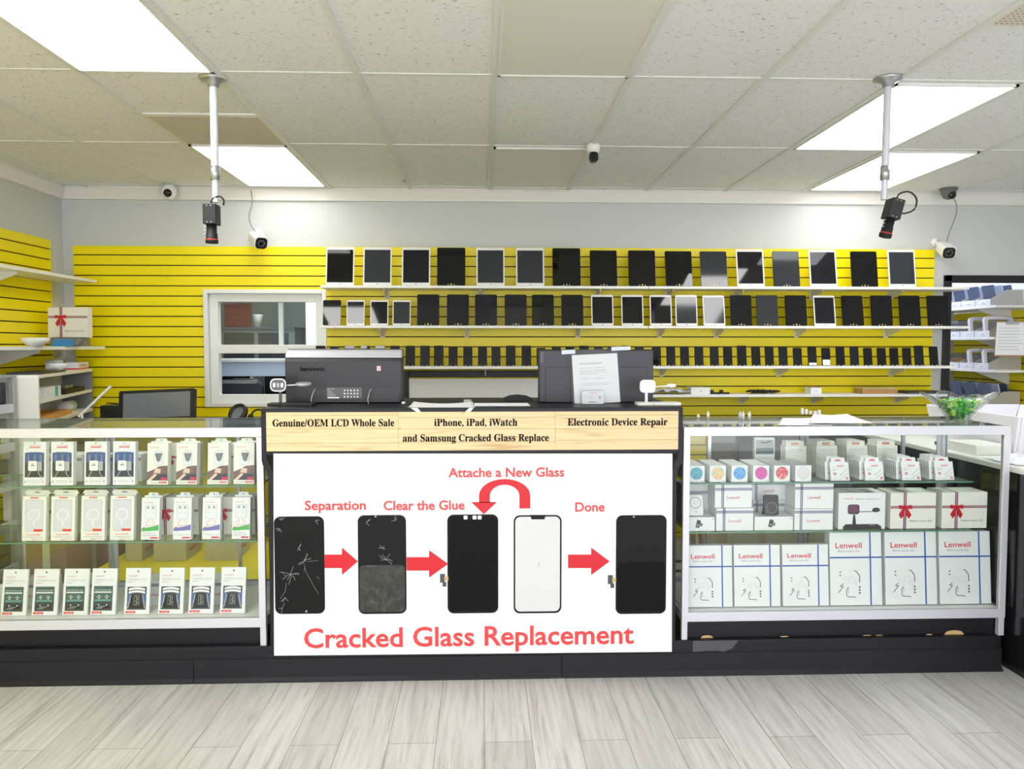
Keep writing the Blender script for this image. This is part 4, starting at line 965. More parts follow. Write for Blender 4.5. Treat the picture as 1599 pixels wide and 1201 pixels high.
def stock_box(w, h, d, vx=.22, hz=.86, logo=True):     # plain white box tied with a navy band
    def mk():
        o = MB().box(-w/2, 0, 0, w/2, d, h, 'card_white').build('ribboned_box', None, .0012)
        b = MB(); x = -w/2+vx*w
        for dx in (-.0055, .0015):
            b.rect(x+dx, 0, x+dx+.004, h, 'navy_ribbon', -.0008); b.add([(x+dx, 0, h+.0008), (x+dx+.004, 0, h+.0008), (x+dx+.004, d, h+.0008), (x+dx, d, h+.0008)], [(0, 1, 2, 3)], 'navy_ribbon')
            b.rect(-w/2, h*hz+dx, w/2, h*hz+dx+.004, 'navy_ribbon', -.0008)
        b.build('ribbon', o)
        if logo: MB().text('Lenwell', -w/2+.33*w, -w/2+.66*w, h*.38, h*.13, 'logo_red').build('lettering', o)
        return o
    return mk

GR = 'boxes in the accessory showcase'
def place(key, mk, px0, px1, pyb, y, z, lean, label, cat, group, rz=0, dy=0., dx=0.):
    return spawn(key, mk, label, cat, (ax((px0+px1)/2, pyb, y)+dx, y+dy, z), lean, rz, group)
for i, (a, e) in enumerate(((36, 71), (79, 114), (132, 166), (176, 211))):
    place('charger', charger_box, a, e, 758, 3.535, SZ['L', 1], 4, 'wall charger box with blue photo, %s from the grey rack, upper glass shelf' % ORD[i+1], 'charger box', 'wall charger boxes on the upper shelf of the accessory showcase', rz=-2)
for i, (a, e) in enumerate(((229, 262), (275, 307), (324, 356), (365, 396))):
    place('carch', car_charger_box, a, e, 759, 3.535, SZ['L', 1], 5, 'car charger box with metal plug, %s counting towards the counter, upper glass shelf' % ORD[i+1], 'charger box', 'car charger boxes on the upper shelf of the accessory showcase', rz=-3)
for i, (a, e) in enumerate(((34, 71), (79, 116), (126, 163), (172, 208))):
    place('case', case_box, a, e, 849, 3.535, SZ['L', 2], 5, 'phone case box with white ring, %s from the grey rack, lower glass shelf' % ORD[i+1], 'phone case box', 'phone case boxes on the lower shelf of the accessory showcase', rz=-3)
for i, (a, e) in enumerate(((220, 248), (270, 298), (315, 344), (362, 390))):
    g = i in (0, 3)
    place('cable%d' % g, cable_box(g), a, e, 848, 3.535, SZ['L', 2], 6, 'charging cable box with %s band, %s on the lower glass shelf' % ('green' if g else 'violet', {0: 'beside the phone case boxes', 1: 'nearer the phone case boxes', 2: 'nearer the counter', 3: 'beside the counter'}[i]), 'cable box', 'cable boxes on the lower shelf of the accessory showcase', rz=-3)
for i, (a, e) in enumerate(((2, 39), (49, 89), (97, 136), (141, 180), (194, 232), (248, 284), (295, 332), (345, 381))):
    g = i < 4
    place('tg%d' % g, glass_box(g), a, e, 968, 3.535, SZ['L', 3], 9, 'screen protector box with %s picture, %s of its kind from the grey rack' % ('green' if g else 'dark phone', ORD[i+1 if g else i-3]), 'screen protector box', 'screen protector boxes on the showcase floor', rz=-2)
# second rank of boxes behind them
for i, (a, e, k) in enumerate(((72, 128, 0), (163, 222, 0), (262, 312, 1), (357, 395, 1))):
    if k == 0: place('sb1', stock_box(.165, .125, .11, .2, .83), a, e, 750, 3.64, SZ['L', 1], 0, 'white ribboned box behind the wall charger boxes, %s' % ('nearer the grey rack' if i == 0 else 'nearer the car chargers'), 'box', 'boxes standing behind on the upper glass shelf')
    else: place('gb1', gift_maker(.15, .17, .09, .2, .66), a-6, e-6, 750, 3.64, SZ['L', 1], 0, 'white gift box behind the car charger boxes, %s' % ('nearer the wall chargers' if i == 2 else 'nearer the counter'), 'gift box', 'boxes standing behind on the upper glass shelf')
for i, (a, e) in enumerate(((58, 112), (148, 202), (246, 310), (338, 395))):
    place('gb2', gift_maker(.19, .175, .10, .2, .64), a, e, 840, 3.64, SZ['L', 2], 0, 'white gift box with red bow behind the %s' % ['two phone case boxes nearest the rack', 'two phone case boxes nearest the cable boxes', 'two cable boxes nearest the phone cases', 'two cable boxes nearest the counter'][i], 'gift box', 'gift boxes standing behind on the lower glass shelf')
for i, (a, e) in enumerate(((20, 80), (110, 168), (212, 270), (308, 366))):
    place('sb3', stock_box(.165, .125, .11, .2, .80), a, e, 955, 3.65, SZ['L', 3], 0, 'white ribboned box on the showcase floor behind the screen protectors, %s from the grey rack' % ORD[i+1], 'box', 'boxes standing behind on the showcase floor')

# ------------------------------------------------------------------ contents of the gift showcase
def disc_box(k):
    def mk():
        s = .0755
        o = MB().box(-s/2, 0, 0, s/2, .040, s, 'card_white').build('phone_grip_box', None, .001)
        b = MB(); b.flat(circ(s*.375, 28, 0, s*.54), 'disc%d' % k, -.0008).ring(s*.375, s*.39, 'ink_light', 0, s*.54, -.0007)
        b.rect(-.0008, s*.06, .0008, s*.13, 'ink_grey').rect(s*.30, s*.06, s*.46, s*.08, 'ink_grey').rect(-s*.42, s*.06, -s*.30, s*.07, 'ink_light')
        b.build('printed_disc', o)
        return o
    return mk
for k, (a, e) in enumerate(((1075, 1100), (1108, 1133.5), (1141.5, 1168), (1175.5, 1201), (1207.5, 1234), (1241.5, 1267))):
    for j in range(5):
        place('disc%d' % k, disc_box(k), a, e, 755, 3.535, SZ['R', 1], 0, 'small white grip box with a %s disc, %s' % (DISC[k][0], 'front of its row' if j == 0 else '%s in its row from the glass' % ORD[j+1]), 'grip box', 'phone grip boxes in rows on the upper glass shelf', dy=.0405*j)
def packet():
    w, h = .088, .086
    o = MB().box(-w/2, 0, 0, w/2, .014, h, 'card_white').build('earphone_packet', None, .0008)
    MB().prism([(-w*.38, h-.001), (w*.38, h-.001), (w*.36, h+.022), (-w*.36, h+.022)], .011, .0125, 'card_white').flat([(-w*.16, h+.006), (w*.16, h+.006), (w*.16, h+.011), (.004, h+.012), (0, h+.016), (-.004, h+.012), (-w*.16, h+.011)], 'logo_red', .0108).build('hang_tab', o)
    b = MB()
    b.text('Lenwell', -w*.14, w*.24, h*.80, h*.05, 'logo_red').rect(-w*.14, h*.75, w*.2, h*.78, 'logo_red')
    b.text('USB-C to 3.5', -w*.40, -w*.06, h*.62, h*.04, 'ink_grey').text('Adapter', -w*.40, -w*.16, h*.54, h*.04, 'ink_grey')
    for (x, z) in ((-.27, .36), (.36, .12)): b.ring(w*.045, w*.075, 'logo_red', w*x, h*z, n=16).rect(w*(x-.04), h*(z-.01), w*(x+.04), h*(z+.02), 'logo_red')
    b.line([(0, h*.30), (w*.10, h*.32), (w*.22, h*.45), (w*.40, h*.64)], .0012, 'ink_grey').line([(w*.04, h*.2), (w*.15, h*.17), (w*.28, h*.27), (w*.42, h*.40)], .0012, 'ink_grey').line([(0, h*.30), (w*.06, h*.37)], .002, 'ink_light')
    b.text('Premium Audio', -w*.36, w*.10, h*.07, h*.045, 'ink_grey')
    b.build('printed_front', o)
    MB().rect(0, h*.2, .006, h*.7, 'ink_light', 0, T(-w/2-.0006, .010, 0) @ RZ(-PI/2)).build('side_print', o)
    return o
NM = ['nearest the disc boxes', 'second from the disc boxes', 'third from the disc boxes', 'farthest from the disc boxes']
for gi, (a, e) in enumerate(((1297, 1328), (1352, 1381), (1408, 1440), (1460, 1492))):
    for j in range(7):
        place('packet', packet, a, e, 752, 3.535, SZ['R', 1], 14 if j == 0 else 3 if j > 1 else 7, 'white earphone packet, %s in the front row group %s' % ('front one' if j == 0 else ORD[j+1], NM[gi]), 'packet', 'earphone packets in the front groups', dy=0 if j == 0 else .012+.018*j, dx=0 if j == 0 else -.014)
def packet_big():
    w, h = .105, .135
    o = MB().box(-w/2, 0, 0, w/2, .016, h, 'card_cream').build('earphone_packet', None, .0008)
    MB().prism(rrect(w*.86, .028, .004, 3, 0, h+.010), .012, .0135, 'card_cream').flat(rrect(w*.34, .011, .003, 3, 0, h+.010), 'logo_red', .0117).flat(rrect(w*.28, .007, .002, 3, 0, h+.010), 'tan_chip', .0113).build('hang_tab', o)
    MB().rect(-w*.4, h*.85, w*.4, h*.87, 'ink_light').rect(-w*.4, h*.78, w*.3, h*.79, 'ink_light').build('printed_front', o)
    return o
for gi, (a, e, n) in enumerate(((1226, 1260, 3), (1274, 1309, 6), (1320, 1357, 6), (1367, 1404, 5))):
    for j in range(n):
        place('packet_big', packet_big, a, e, 740, 3.76, SZ['R', 1], 4, 'tall pale packet, %s in the rear group %s' % ('front one' if j == 0 else ORD[j+1], NM[gi]), 'packet', 'tall packets in the rear groups', dy=.019*j, dx=-.002*j)
# lower glass shelf
GB = 'ribboned boxes on the lower glass shelf'
z2 = SZ['R', 2]
def sb(px0, px1, pyt, pyb, key, y, z, d, lab, vx=.22, hz=.86, lean=0):
    w = ax(px1, pyb, y)-ax(px0, pyb, y); h = (pyb-pyt)/F*y*1.0
    return place((key,), stock_box(w, h, d, vx, hz), px0, px1, pyb, y, z, lean, lab, 'box', GB), h
def lowbox(px0, px1, key, lab):
    def mk():
        w = ax(px1, 838, 3.535)-ax(px0, 838, 3.535); h = .064
        o = MB().box(-w/2, 0, 0, w/2, .10, h, 'card_white').build('power_bank_box', None, .0012)
        b = MB(); X = T(w*(-.08), 0, h*.52) @ RY(.25)
        b.flat(rrect(.018, .036, .003, 3), 'black_plastic', -.0008, X).flat(circ(.007, 16, 0, -.006), 'mid_grey', -.0010, X).flat([(.008, -.010), (.022, -.006), (.022, .004), (.008, .012)], 'ink_grey', -.0009, X).rect(w*.42, h*.84, w*.48, h*.88, 'logo_red')
        b.build('printed_front', o); return o
    return place(key, mk, px0, px1, 840, 3.535, z2, 0, lab, 'box', 'flat power bank boxes on the lower glass shelf')
lowbox(1071, 1116, 'lb1', 'flat white box under the white magnetic power bank')
lowbox(1178, 1238, 'lb2', 'flat white box under the black magnetic power bank')
o, h = sb(1064, 1109, 773, 838, 's0', 3.66, z2, .12, 'white ribboned box behind the white magnetic power bank', .1, .80)
o, h = sb(1118, 1176, 805, 841, 's1', 3.535, z2, .14, 'lower white ribboned box of the stack beside the white power bank', .21, .84)
sb(1116, 1174, 764, 801, 's2', 3.545, z2+h+.0012, .14, 'upper white ribboned box of the stack beside the white power bank', .21, .80)
o, h = sb(1175, 1226, 799, 838, 's3', 3.66, z2, .12, 'lower white ribboned box behind the black power bank', .12, .80)
sb(1174, 1226, 766, 799, 's4', 3.66, z2+h+.0012, .12, 'upper white ribboned box behind the black power bank', .12, .80)
o, h = sb(1240, 1300, 807, 841, 's5', 3.535, z2, .15, 'lower white ribboned box of the stack beside the charging stand box', .17, .86)
sb(1241, 1301, 765, 806, 's6', 3.54, z2+h+.0012, .15, 'upper white ribboned box of the stack beside the charging stand box', .17, .80)
def power_bank(white):
    def mk():
        bm, rm = ('card_white', 'ink_black') if white else ('black_gloss', 'ink_light')
        o = MB().prism(rrect(.070, .094, .010, 5, 0, .047), 0, .011, bm, smooth=True).build('power_bank', None, .002)
        b = MB(); b.ring(.0245, .0262, rm, 0, .058 if white else .034, -.0025); b.flat(rrect(.003, .010, .001, 2, 0, .018 if white else .080), 'ink_grey', -.0024)
        if white: b.text('Lenwell', -.010, .010, .057, .003, 'ink_light', -.0025)
        b.build('printed_ring', o)
        if not white: MB().xprism([(.011, .02), (.03, .0), (.033, .0), (.0115, .055)], -.034, -.012, 'black_plastic').build('kickstand', o)
        return o
    return mk
place('pbw', power_bank(True), 1075, 1099, 815, 3.56, z2+.0645, 15, 'white magnetic power bank leaning on a flat box', 'power bank', 'magnetic power banks', 3)
place('pbb', power_bank(False), 1192, 1218, 817, 3.56, z2+.0645, 8, 'black magnetic power bank leaning on a flat box', 'power bank', 'magnetic power banks', 3)
def stand_box():
    w, h = .222, .170
    o = MB().box(-w/2, 0, 0, w/2, .13, h, 'card_white').build('charging_stand_box', None, .0015)
    b = MB()
    b.text('Lenwell', -w*.40, -w*.20, h*.83, h*.045, 'logo_red').text('Magnetic Charging Stand', -w*.14, w*.38, h*.82, h*.035, 'ink_grey')
    b.flat([(-w*.40, h*.0), (w*.42, h*.0), (w*.42, h*.07), (w*.34, h*.14), (-w*.34, h*.14), (-w*.40, h*.07)], 'black_plastic', -.0008).rect(w*.16, h*.105, w*.28, h*.115, 'ink_light', -.0010)
    b.flat([(-w*.20, h*.14), (-w*.12, h*.14), (-w*.145, h*.40), (-w*.185, h*.40)], 'black_plastic', -.0009).flat(rrect(w*.25, h*.27, .012, 5, -w*.18, h*.55), 'chair_navy', -.0010).flat(rrect(w*.21, h*.22, .010, 5, -w*.18, h*.56), 'plum_ribbon', -.0012)
    b.rect(-w*.06, h*.475, w*.25, h*.495, 'chair_navy', -.0009).flat(circ(w*.085, 20, w*.30, h*.53, h*.065), 'chair_navy', -.0011)
    b.build('printed_front', o)
    t_ = MB()
    for k in range(2):
        y = .03+.05*k
        t_.add([(-.06, y, h+.0008), (-.02, y, h+.0008), (-.02, y+.012, h+.0008), (-.06, y+.012, h+.0008)], [(0, 1, 2, 3)], 'ink_grey'); t_.add([(.03, y-.008, h+.0008), (.07, y-.004, h+.0008), (.06, y+.01, h+.0008), (.02, y+.006, h+.0008)], [(0, 1, 2, 3)], 'ink_black')
    t_.build('printed_top', o)
    return o
place('standbox', stand_box, 1308, 1382, 838, 3.545, z2, 0, 'white box printed with a black charging stand', 'box', 'large boxes on the lower glass shelf')
place('giftR', gift_maker(.216, .170, .13, .315, .60), 1388, 1462, 838, 3.545, z2, 0, 'white gift box with red bow beside the charging stand box', 'gift box', 'gift boxes with red bows in the gift showcase')
place('giftR', gift_maker(.216, .170, .13, .315, .60), 1469, 1541, 838, 3.545, z2, 0, 'white gift box with red bow nearest the showcase end', 'gift box', 'gift boxes with red bows in the gift showcase')
# showcase floor: brand boxes with blue bands
def brand_box(w, h, d):
    def mk():
        o = MB().box(-w/2, 0, 0, w/2, d, h, 'card_white').build('blue_banded_box', None, .0015)
        b = MB(); r = w*.014; x = w*.28
        b.rect(x-r, 0, x+r, h, 'blue_ribbon', -.0008).rect(-w/2, h*.655-r, w/2, h*.655+r, 'blue_ribbon', -.0008)
        b.build('ribbon', o)
        b = MB(); b.text('Lenwell', -w*.39, w*.12, h*.785, h*.075, 'logo_red', bold=.012); b.text(script('Better mobile life'), -w*.35, w*.08, h*.732, h*.030, 'ink_grey')
        b.build('lettering', o)
        b = MB()
        L_ = lambda pts, t_, m_: b.line([(-w*.5+p_*w, (1-q_)*h) for p_, q_ in pts], t_*w, m_)
        L_([(.46, .53), (.50, .53), (.565, .60), (.565, .69)], .016, 'dark_grey_paint'); L_([(.15, .83), (.25, .74), (.19, .74), (.25, .70)], .013, 'dark_grey_paint')
        L_([(.35, .75), (.31, .79), (.31, .86), (.34, .885), (.46, .885), (.49, .90)], .013, 'dark_grey_paint')
        b.rect(-w*.5+.37*w, h*.31, -w*.5+.47*w, h*.39, 'ink_light', -.0006).rect(-w*.5+.373*w, h*.313, -w*.5+.467*w, h*.387, 'card_white', -.0008)
        for k in range(2): b.rect(-w*.32, h*(.40+.045*k), -w*.29, h*(.42+.045*k), 'ink_grey')
        for k in range(3): b.rect(w*.05, h*(.155+.04*k), w*.08, h*(.18+.04*k), 'dark_grey_paint')
        for k in range(5):
            L_([(.42-.02*k, .58-.02*k), (.42-.02*k, .50)], .002, 'ink_light'); L_([(.47, .65+.015*k), (.53, .68+.015*k), (.53, .75+.01*k)], .002, 'ink_light'); L_([(.37, .62+.02*k), (.20+.02*k, .62+.02*k)], .002, 'ink_light')
            b.rect(-w*.17, h*(.17+.014*k), -w*.14, h*(.177+.014*k), 'ink_light')
        b.build('circuit_print', o)
        return o
    return mk
for i, (a, e) in enumerate(((1071, 1145), (1146, 1220), (1221, 1296))):
    place('bbs', brand_box(.217, .284, .05), a, e, 955, 3.53, SZ['R', 3], 5, 'smaller white box with blue bands, %s' % ['at the counter end of the showcase floor', 'middle one of the three smaller ones', 'next to the larger blue-banded boxes'][i], 'box', 'smaller blue-banded boxes')
for i, (a, e) in enumerate(((1295, 1380), (1381, 1466), (1466, 1550))):
    place('bbl', brand_box(.246, .338, .055), a, e, 953, 3.53, SZ['R', 3], 5, 'larger white box with blue bands, %s' % ['next to the smaller blue-banded boxes', 'middle one of the three larger ones', 'at the cabinet end of the showcase floor'][i], 'box', 'larger blue-banded boxes')

# ------------------------------------------------------------------ on the gift showcase top
ZTOP = 1.1355
def sheet(name, corners, z, label, cat='paper', curl=.01, m='paper'):
    (ax0, ay0), (ax1, ay1), (ax2, ay2), (ax3, ay3) = corners; n = 12; vs = []
    for j in range(n+1):
        v = j/n
        for i in range(n+1):
            u = i/n
            x = (ax0*(1-u)+ax1*u)*(1-v)+(ax3*(1-u)+ax2*u)*v; y = (ay0*(1-u)+ay1*u)*(1-v)+(ay3*(1-u)+ay2*u)*v
            vs.append((x, y, z+.0012+curl*(u-.5)**2*2*(v)**2))
    o = MB().add(vs, [(j*(n+1)+i, j*(n+1)+i+1, (j+1)*(n+1)+i+1, (j+1)*(n+1)+i) for j in range(n) for i in range(n)], m, None, True).build(name)
    o.modifiers.new('t', 'SOLIDIFY').thickness = .0008
    return tag(o, label, cat, 'loose sheets on the gift showcase top')
def zc(px, py): v = atz(px, py, ZTOP); return (v.x, v.y)
sheet('paper_sheet', [zc(1214, 664), zc(1300, 665), zc(1298, 652), zc(1222, 654)], ZTOP, 'white paper sheet on the gift showcase top, nearer the counter', curl=.008)
sheet('paper_sheet', [zc(1262, 665), zc(1362, 665), zc(1322, 652), zc(1270, 652)], ZTOP+.012, 'white paper sheet on the gift showcase top, overlapping the other one', curl=.012)
def tiny_bottle(h):
    def mk():
        o = MB().lathe([(0, 0), (.0075, 0), (.008, h*.7), (.004, h*.78), (0, h*.78)], 'laminate_white', 14).build('tiny_bottle')
        MB().lathe([(.0045, h*.76), (.0045, h), (0, h)], 'card_white', 12).build('cap', o); return o
    return mk
for i, (px, h, y) in enumerate(((1090, .022, 3.88), (1105.5, .036, 3.86), (1155.5, .034, 3.86), (1160, .036, 3.84), (1170, .036, 3.85))):
    spawn(('tb', h), tiny_bottle(h), 'tiny white bottle at the back of the glass top, %s from the counter' % ORD[i+1], 'bottle', (ax(px, 655, y), y, ZTOP+.0003), 0, 0, 'tiny white bottles on the gift showcase')
b = MB(); r_ = random.Random(8)
for k in range(5): b.box(-.05+.022*k, -.01*r_.random(), 0, -.038+.022*k, .01, .012+.02*r_.random(), 'paper')
tag(b.build('plug_strip', None, .002, loc=(ax(1268, 650, 3.93), 3.945, ZTOP+.012)), 'row of small white plugs behind the paper sheets', 'plug')
# crystal bowl
bw = thing('candy_bowl', 'cut glass bowl of green candies at the cabinet end of the gift showcase', 'bowl', (ax(1496, 664, 3.70), 3.70, ZTOP+.0005))
lob = lambda a, u: (1+u*(.10*math.cos(4*a+.6)+.08*math.cos(2*a)), .022*u*u*math.cos(4*a+.4))
MB().lathe([(0, 0), (.055, 0), (.058, .006), (.068, .03), (.095, .065), (.130, .098), (.175, .128), (.178, .131), (.168, .129), (.124, .104), (.088, .071), (.060, .036), (.05, .014), (0, .012)], 'glass_bowl', 48, Matrix.Diagonal((.86, .86, .93, 1)), lambda a, u: lob(a, min(1, .05+2*min(u, 1-u)))).build('bowl', bw)
b = MB()
for k in range(8):
    a = 2*PI*k/8+.25
    pts = [((.062+.0*j)*math.cos(a), .062*math.sin(a), .01) if j == 0 else ((.062+.115*(j/8)**1.25)*math.cos(a+.14*j/8), (.062+.115*(j/8)**1.25)*math.sin(a+.14*j/8), .008+.115*j/8) for j in range(9)]
    b.tube([(x_*.86, y_*.86, z_*.93) for x_, y_, z_ in pts], .003, 'glass_bowl', 6)
b.build('cut_rib', bw)
MB().lathe([(.058, -.0003), (.062, 0), (.062, .006), (.056, .006), (.056, 0)], 'glass_bowl', 32).build('foot_ring', bw)
def candy(m_):
    def mk():
        o = MB().lathe([(0, -.012), (.008, -.009), (.011, 0), (.008, .009), (0, .012)], m_, 10, RY(PI/2)).build('candy')
        b = MB()
        for s in (-1, 1): b.add([(s*.010, 0, 0), (s*.022, .007, .004), (s*.021, -.003, -.006), (s*.022, -.008, .003)], [(0, 1, 2), (0, 2, 3), (0, 3, 1)], m_)
        b.build('wrapper_twist', o); return o
    return mk
r_ = random.Random(12); bl = bw.location
NAMC = {'candy_green': 'bright green', 'candy_lime': 'lime green', 'candy_deep': 'dark green'}
for k in range(150):
    lay = k//25; z = .020+.0145*lay; R = [.030, .042, .056, .070, .086, .100][lay]*.92
    a = k*2.39996; rad = R*math.sqrt((k % 25+.5)/25)
    m_ = r_.choice(['candy_green', 'candy_lime', 'candy_deep', 'candy_green', 'candy_deep']) if lay < 4 else r_.choice(['candy_green', 'candy_lime', 'candy_green'])
    o = spawn(m_, candy(m_), '%s wrapped candy heaped in the cut glass bowl' % NAMC[m_], 'candy', (bl.x+rad*math.cos(a), bl.y+rad*math.sin(a), bl.z+z+r_.uniform(-.003, .004)), 0, 0, '%s candies in the glass bowl' % NAMC[m_])
    o.rotation_euler = (r_.uniform(0, 6), r_.uniform(-.6, .6), r_.uniform(0, 6))

# ------------------------------------------------------------------ on the reception counter
ZC_ = .16+1.0662
# all-in-one computer seen from behind
y = 3.74; xa, xb = ax(446, 600, y), ax(628, 600, y); W = (xb-xa); zt = az(537, 546, y)-ZC_
pc = thing('all_in_one_computer', 'dark all-in-one computer seen from behind with a silver top band', 'computer', ((xa+xb)/2, y, ZC_))
hw = W/2
MB().xprism([(-.002, .004), (-.012, .20), (-.006, .216), (.05, .216), (.055, .004)], -hw, hw, 'monitor_back').build('rear_cover', pc, .006)
MB().xprism([(-.008, .2165), (.004, zt-.006), (.012, zt), (.05, zt), (.052, .2165)], -hw, hw, 'monitor_top').build('top_cover', pc, .005)
MB().box(-hw-.002, .052, .0, hw+.002, .066, zt+.004, 'black_plastic').build('bezel', pc, .003)
MB().box(-hw+.02, .0662, .03, hw-.02, .0668, zt-.015, 'screen_black').build('screen', pc)
MB().box(-hw+.12, -.0055, .004, hw-.012, -.0015, .083, 'monitor_back').build('lower_cover', pc, .002)
k = W/182.
lb = MB(); lb.rect(W*(-.5+.352), .022, W*(-.5+.655), .076, 'black_gloss', -.0066)
r_ = random.Random(6)
for i in range(3):
    for j in range(5): lb.rect(W*(-.5+.50+.028*j), .028+.015*i, W*(-.5+.50+.028*j)+.006, .035+.015*i, 'ink_white', -.0070)
lb.text('ALL-IN-ONE', W*(-.5+.36), W*(-.5+.42), .066, .005, 'ink_white', -.0070)
for i in range(5): lb.rect(W*(-.5+.36), .034+.006*i, W*(-.5+.36+.03+.05*r_.random()), .036+.006*i, 'ink_light', -.0070)
lb.rect(W*(-.5+.36), .0245, W*(-.5+.46), .030, 'ink_white', -.0070)
lb.build('rating_label', pc)['label'] = 'black rating label with white symbols'
b = MB(); b.text('lenovo', W*(-.5+.13), W*(-.5+.34), .155, .021, 'ink_black', 0, .03, T(0, -.0112, 0)); b.build('lettering', pc)
b = MB(); b.rect(W*(-.5+.785), .155, W*(-.5+.82), .178, 'pink', -.0122); b.build('sticker', pc)['label'] = 'small pink square sticker'
b = MB()
for s in (.255, .735): b.tube([(W*(-.5+s), -.006, .068), (W*(-.5+s)-.008, -.02, .05), (W*(-.5+s)-.012, -.045, .018), (W*(-.5+s)-.006, -.06, .003)], .0022, 'steel', 6)
b.build('wire_foot', pc)
# second one with the disclaimer sheet
y = 3.74; xa, xb = ax(842, 600, y), ax(1020, 600, y); W2 = xb-xa; zt = az(930, 547, y)-ZC_
p2 = thing('all_in_one_computer', 'slate all-in-one computer seen from behind with a paper sleeve taped on', 'computer', ((xa+xb)/2, y, ZC_))
hw = W2/2
MB().xprism([(0, .003), (0, zt), (.05, zt), (.05, .003)], -hw, hw, 'monitor_back_slate').build('rear_cover', p2, .004)
MB().box(-hw+.03, -.004, .003, hw-.03, -.0005, .172, 'monitor_back_slate').build('lower_cover', p2, .002)
MB().box(-hw+.004, -.0012, .190, -hw+.020, -.0004, .245, 'black_gloss').build('side_vent', p2)
MB().box(-hw-.002, .0505, .0, hw+.002, .062, zt+.004, 'black_plastic').build('bezel', p2, .003)
MB().box(-hw+.02, .0621, .03, hw-.02, .0628, zt-.015, 'screen_black').build('screen', p2)
# paper in a clear sleeve, its foot forward, top taped to the monitor
fy, ty = 3.690, 3.7325
ps = thing('document_sleeve', 'printed disclaimer sheet in a clear sleeve taped to the slate monitor', 'document', (ax(933, 634, fy), fy, ZC_+.001), (-math.atan2(ty-fy, .262), math.radians(-2.6), 0))
pw = ax(970, 600, 3.71)-ax(899, 600, 3.71)
h_ = .236
MB().box(-pw/2, .0, 0, pw/2, .0008, h_, 'paper').build('sheet', ps)
MB().box(-pw/2-.010, -.0016, 0, pw/2+.004, -.0010, .262, 'plastic_clear').build('sleeve', ps)
b = MB(); b.text('REPAIR DISCLAIMER', -pw*.34, pw*.16, h_*.80, .0065, 'ink_grey', -.0004)
r_ = random.Random(3)
for (z, s) in ((.715, 'We are the electronics repair store'), (.665, 'If additional problems are found during'), (.63, 'diagnosis or other repair, there will be'), (.595, 'additional repair charges.'), (.50, 'No WARRANTY on Water Damage Devices'), (.40, 'We are not responsible for lost data, customers'), (.365, 'should back up their files before repair.'), (.26, 'Customer agrees that repair may'), (.22, 'take longer than quoted time.')):
    b.text(s, -pw*.34, -pw*.34+pw*.0145*len(s), h_*z, .0038, 'ink_grey', -.0004)
b.build('lettering', ps)
MB().box(-pw*.72, -.0022, .242, -pw*.42, -.0017, .262, 'bag_clear').box(pw*.38, -.0022, .248, pw*.80, -.0017, .266, 'bag_clear').build('adhesive_tape', ps)
# card holder
ch = thing('card_holder', 'clear card holder with a white shop card in front of the disclaimer sheet', 'card holder', (ax(926, 636, 3.645), 3.645, ZC_), (math.radians(-8), 0, 0))
cw = ax(944, 630, 3.645)-ax(909, 630, 3.645)
MB().box(-cw/2, 0, 0, cw/2, .0015, .066, 'plastic_clear').box(-cw/2, .006, 0, cw/2, .0075, .066, 'plastic_clear').build('holder', ch)
MB().box(-cw/2+.003, .003, .002, cw/2-.003, .0045, .062, 'card_white').build('card', ch)
b = MB(); b.text('LENWELL', -cw*.18, cw*.22, .050, .0055, 'ink_red', .0026)
for i in range(3): b.rect(-cw*.36, .038-.006*i, -cw*.36+cw*(.35+.1*(i % 2)), .0395-.006*i, 'ink_light', .0026)
for i in range(4): b.rect(cw*.26+.003*i, .024, cw*.26+.003*i+.0016, .040, 'ink_grey', .0026)
b.rect(-cw*.2, .008, cw*.16, .012, 'ink_grey', .0026)
b.build('lettering', ch)
# magnetic charging stands
def charge_stand(name, label, px_post, x0, x1, hx0, hx1, hz0, hz1, pad, m, y, clear=False):
    t = thing(name, label, 'charging stand', (ax(px_post, 634, y), y, ZC_), group='magnetic charging stands on the counter')
    L = lambda px, py=620: ax(px, py, y)-t.location.x; Z = lambda py: az(px_post, py, y)-ZC_
    bz = .013
    MB().zprism(rrect(L(x1)-L(x0), .085, .012, 5, (L(x0)+L(x1))/2, 0), 0.0006, bz, m).build('base', t, .002)
    MB().box(-.006, -.006, bz, .006, .006, Z((hz0+hz1)/2)-.01, m if m != 'rubber_black' else 'black_gloss').build('post', t, .002)
    w = L(hx1)-L(hx0); cxh = (L(hx0)+L(hx1))/2; czh = (Z(hz0)+Z(hz1))/2; hh = Z(hz0)-Z(hz1)
    o = MB().prism(rrect(w, hh, min(w, hh)*.32, 6, cxh, czh), -.020, -.009, 'screen_grey' if clear else m, smooth=True).build('phone_plate', t, .002)
    if clear:
        b = MB(); b.line([(x_, z_) for x_, z_ in rrect(w*.92, hh*.92, w*.28, 5, cxh, czh)]+[(cxh+w*.46-w*.28, czh-hh*.46)], w*.07, 'ink_white', -.0228)
        for k in range(3): b.flat(rrect(w*.16, hh*.34, .003, 3, cxh+w*(-.24+.24*k), czh), 'ink_white' if k != 1 else 'ink_light', -.0230)
        b.build('printed_ring', o)
    px0, px1, pz = pad
    zz = Z(pz); rr_ = (L(px1)-L(px0))/2; cxp = (L(px0)+L(px1))/2
    MB().tube([(cxh, -.005, czh-.004), (cxp, .0, zz-.003)], .0032, 'steel' if clear else m).build('arm', t)
    MB().lathe([(0, -.006), (rr_*.9, -.006), (rr_, 0), (rr_*.9, .006), (0, .006)], 'grey_metal' if clear else m, 20, T(cxp, .004, zz) @ RX(.12)).build('earbud_pad', t)
    MB().box(L(x0)*.25+L(x1)*.25-.003, -.043, .004, L(x0)*.25+L(x1)*.25+.003, -.0424, .007, 'red_light').build('status_light', t)
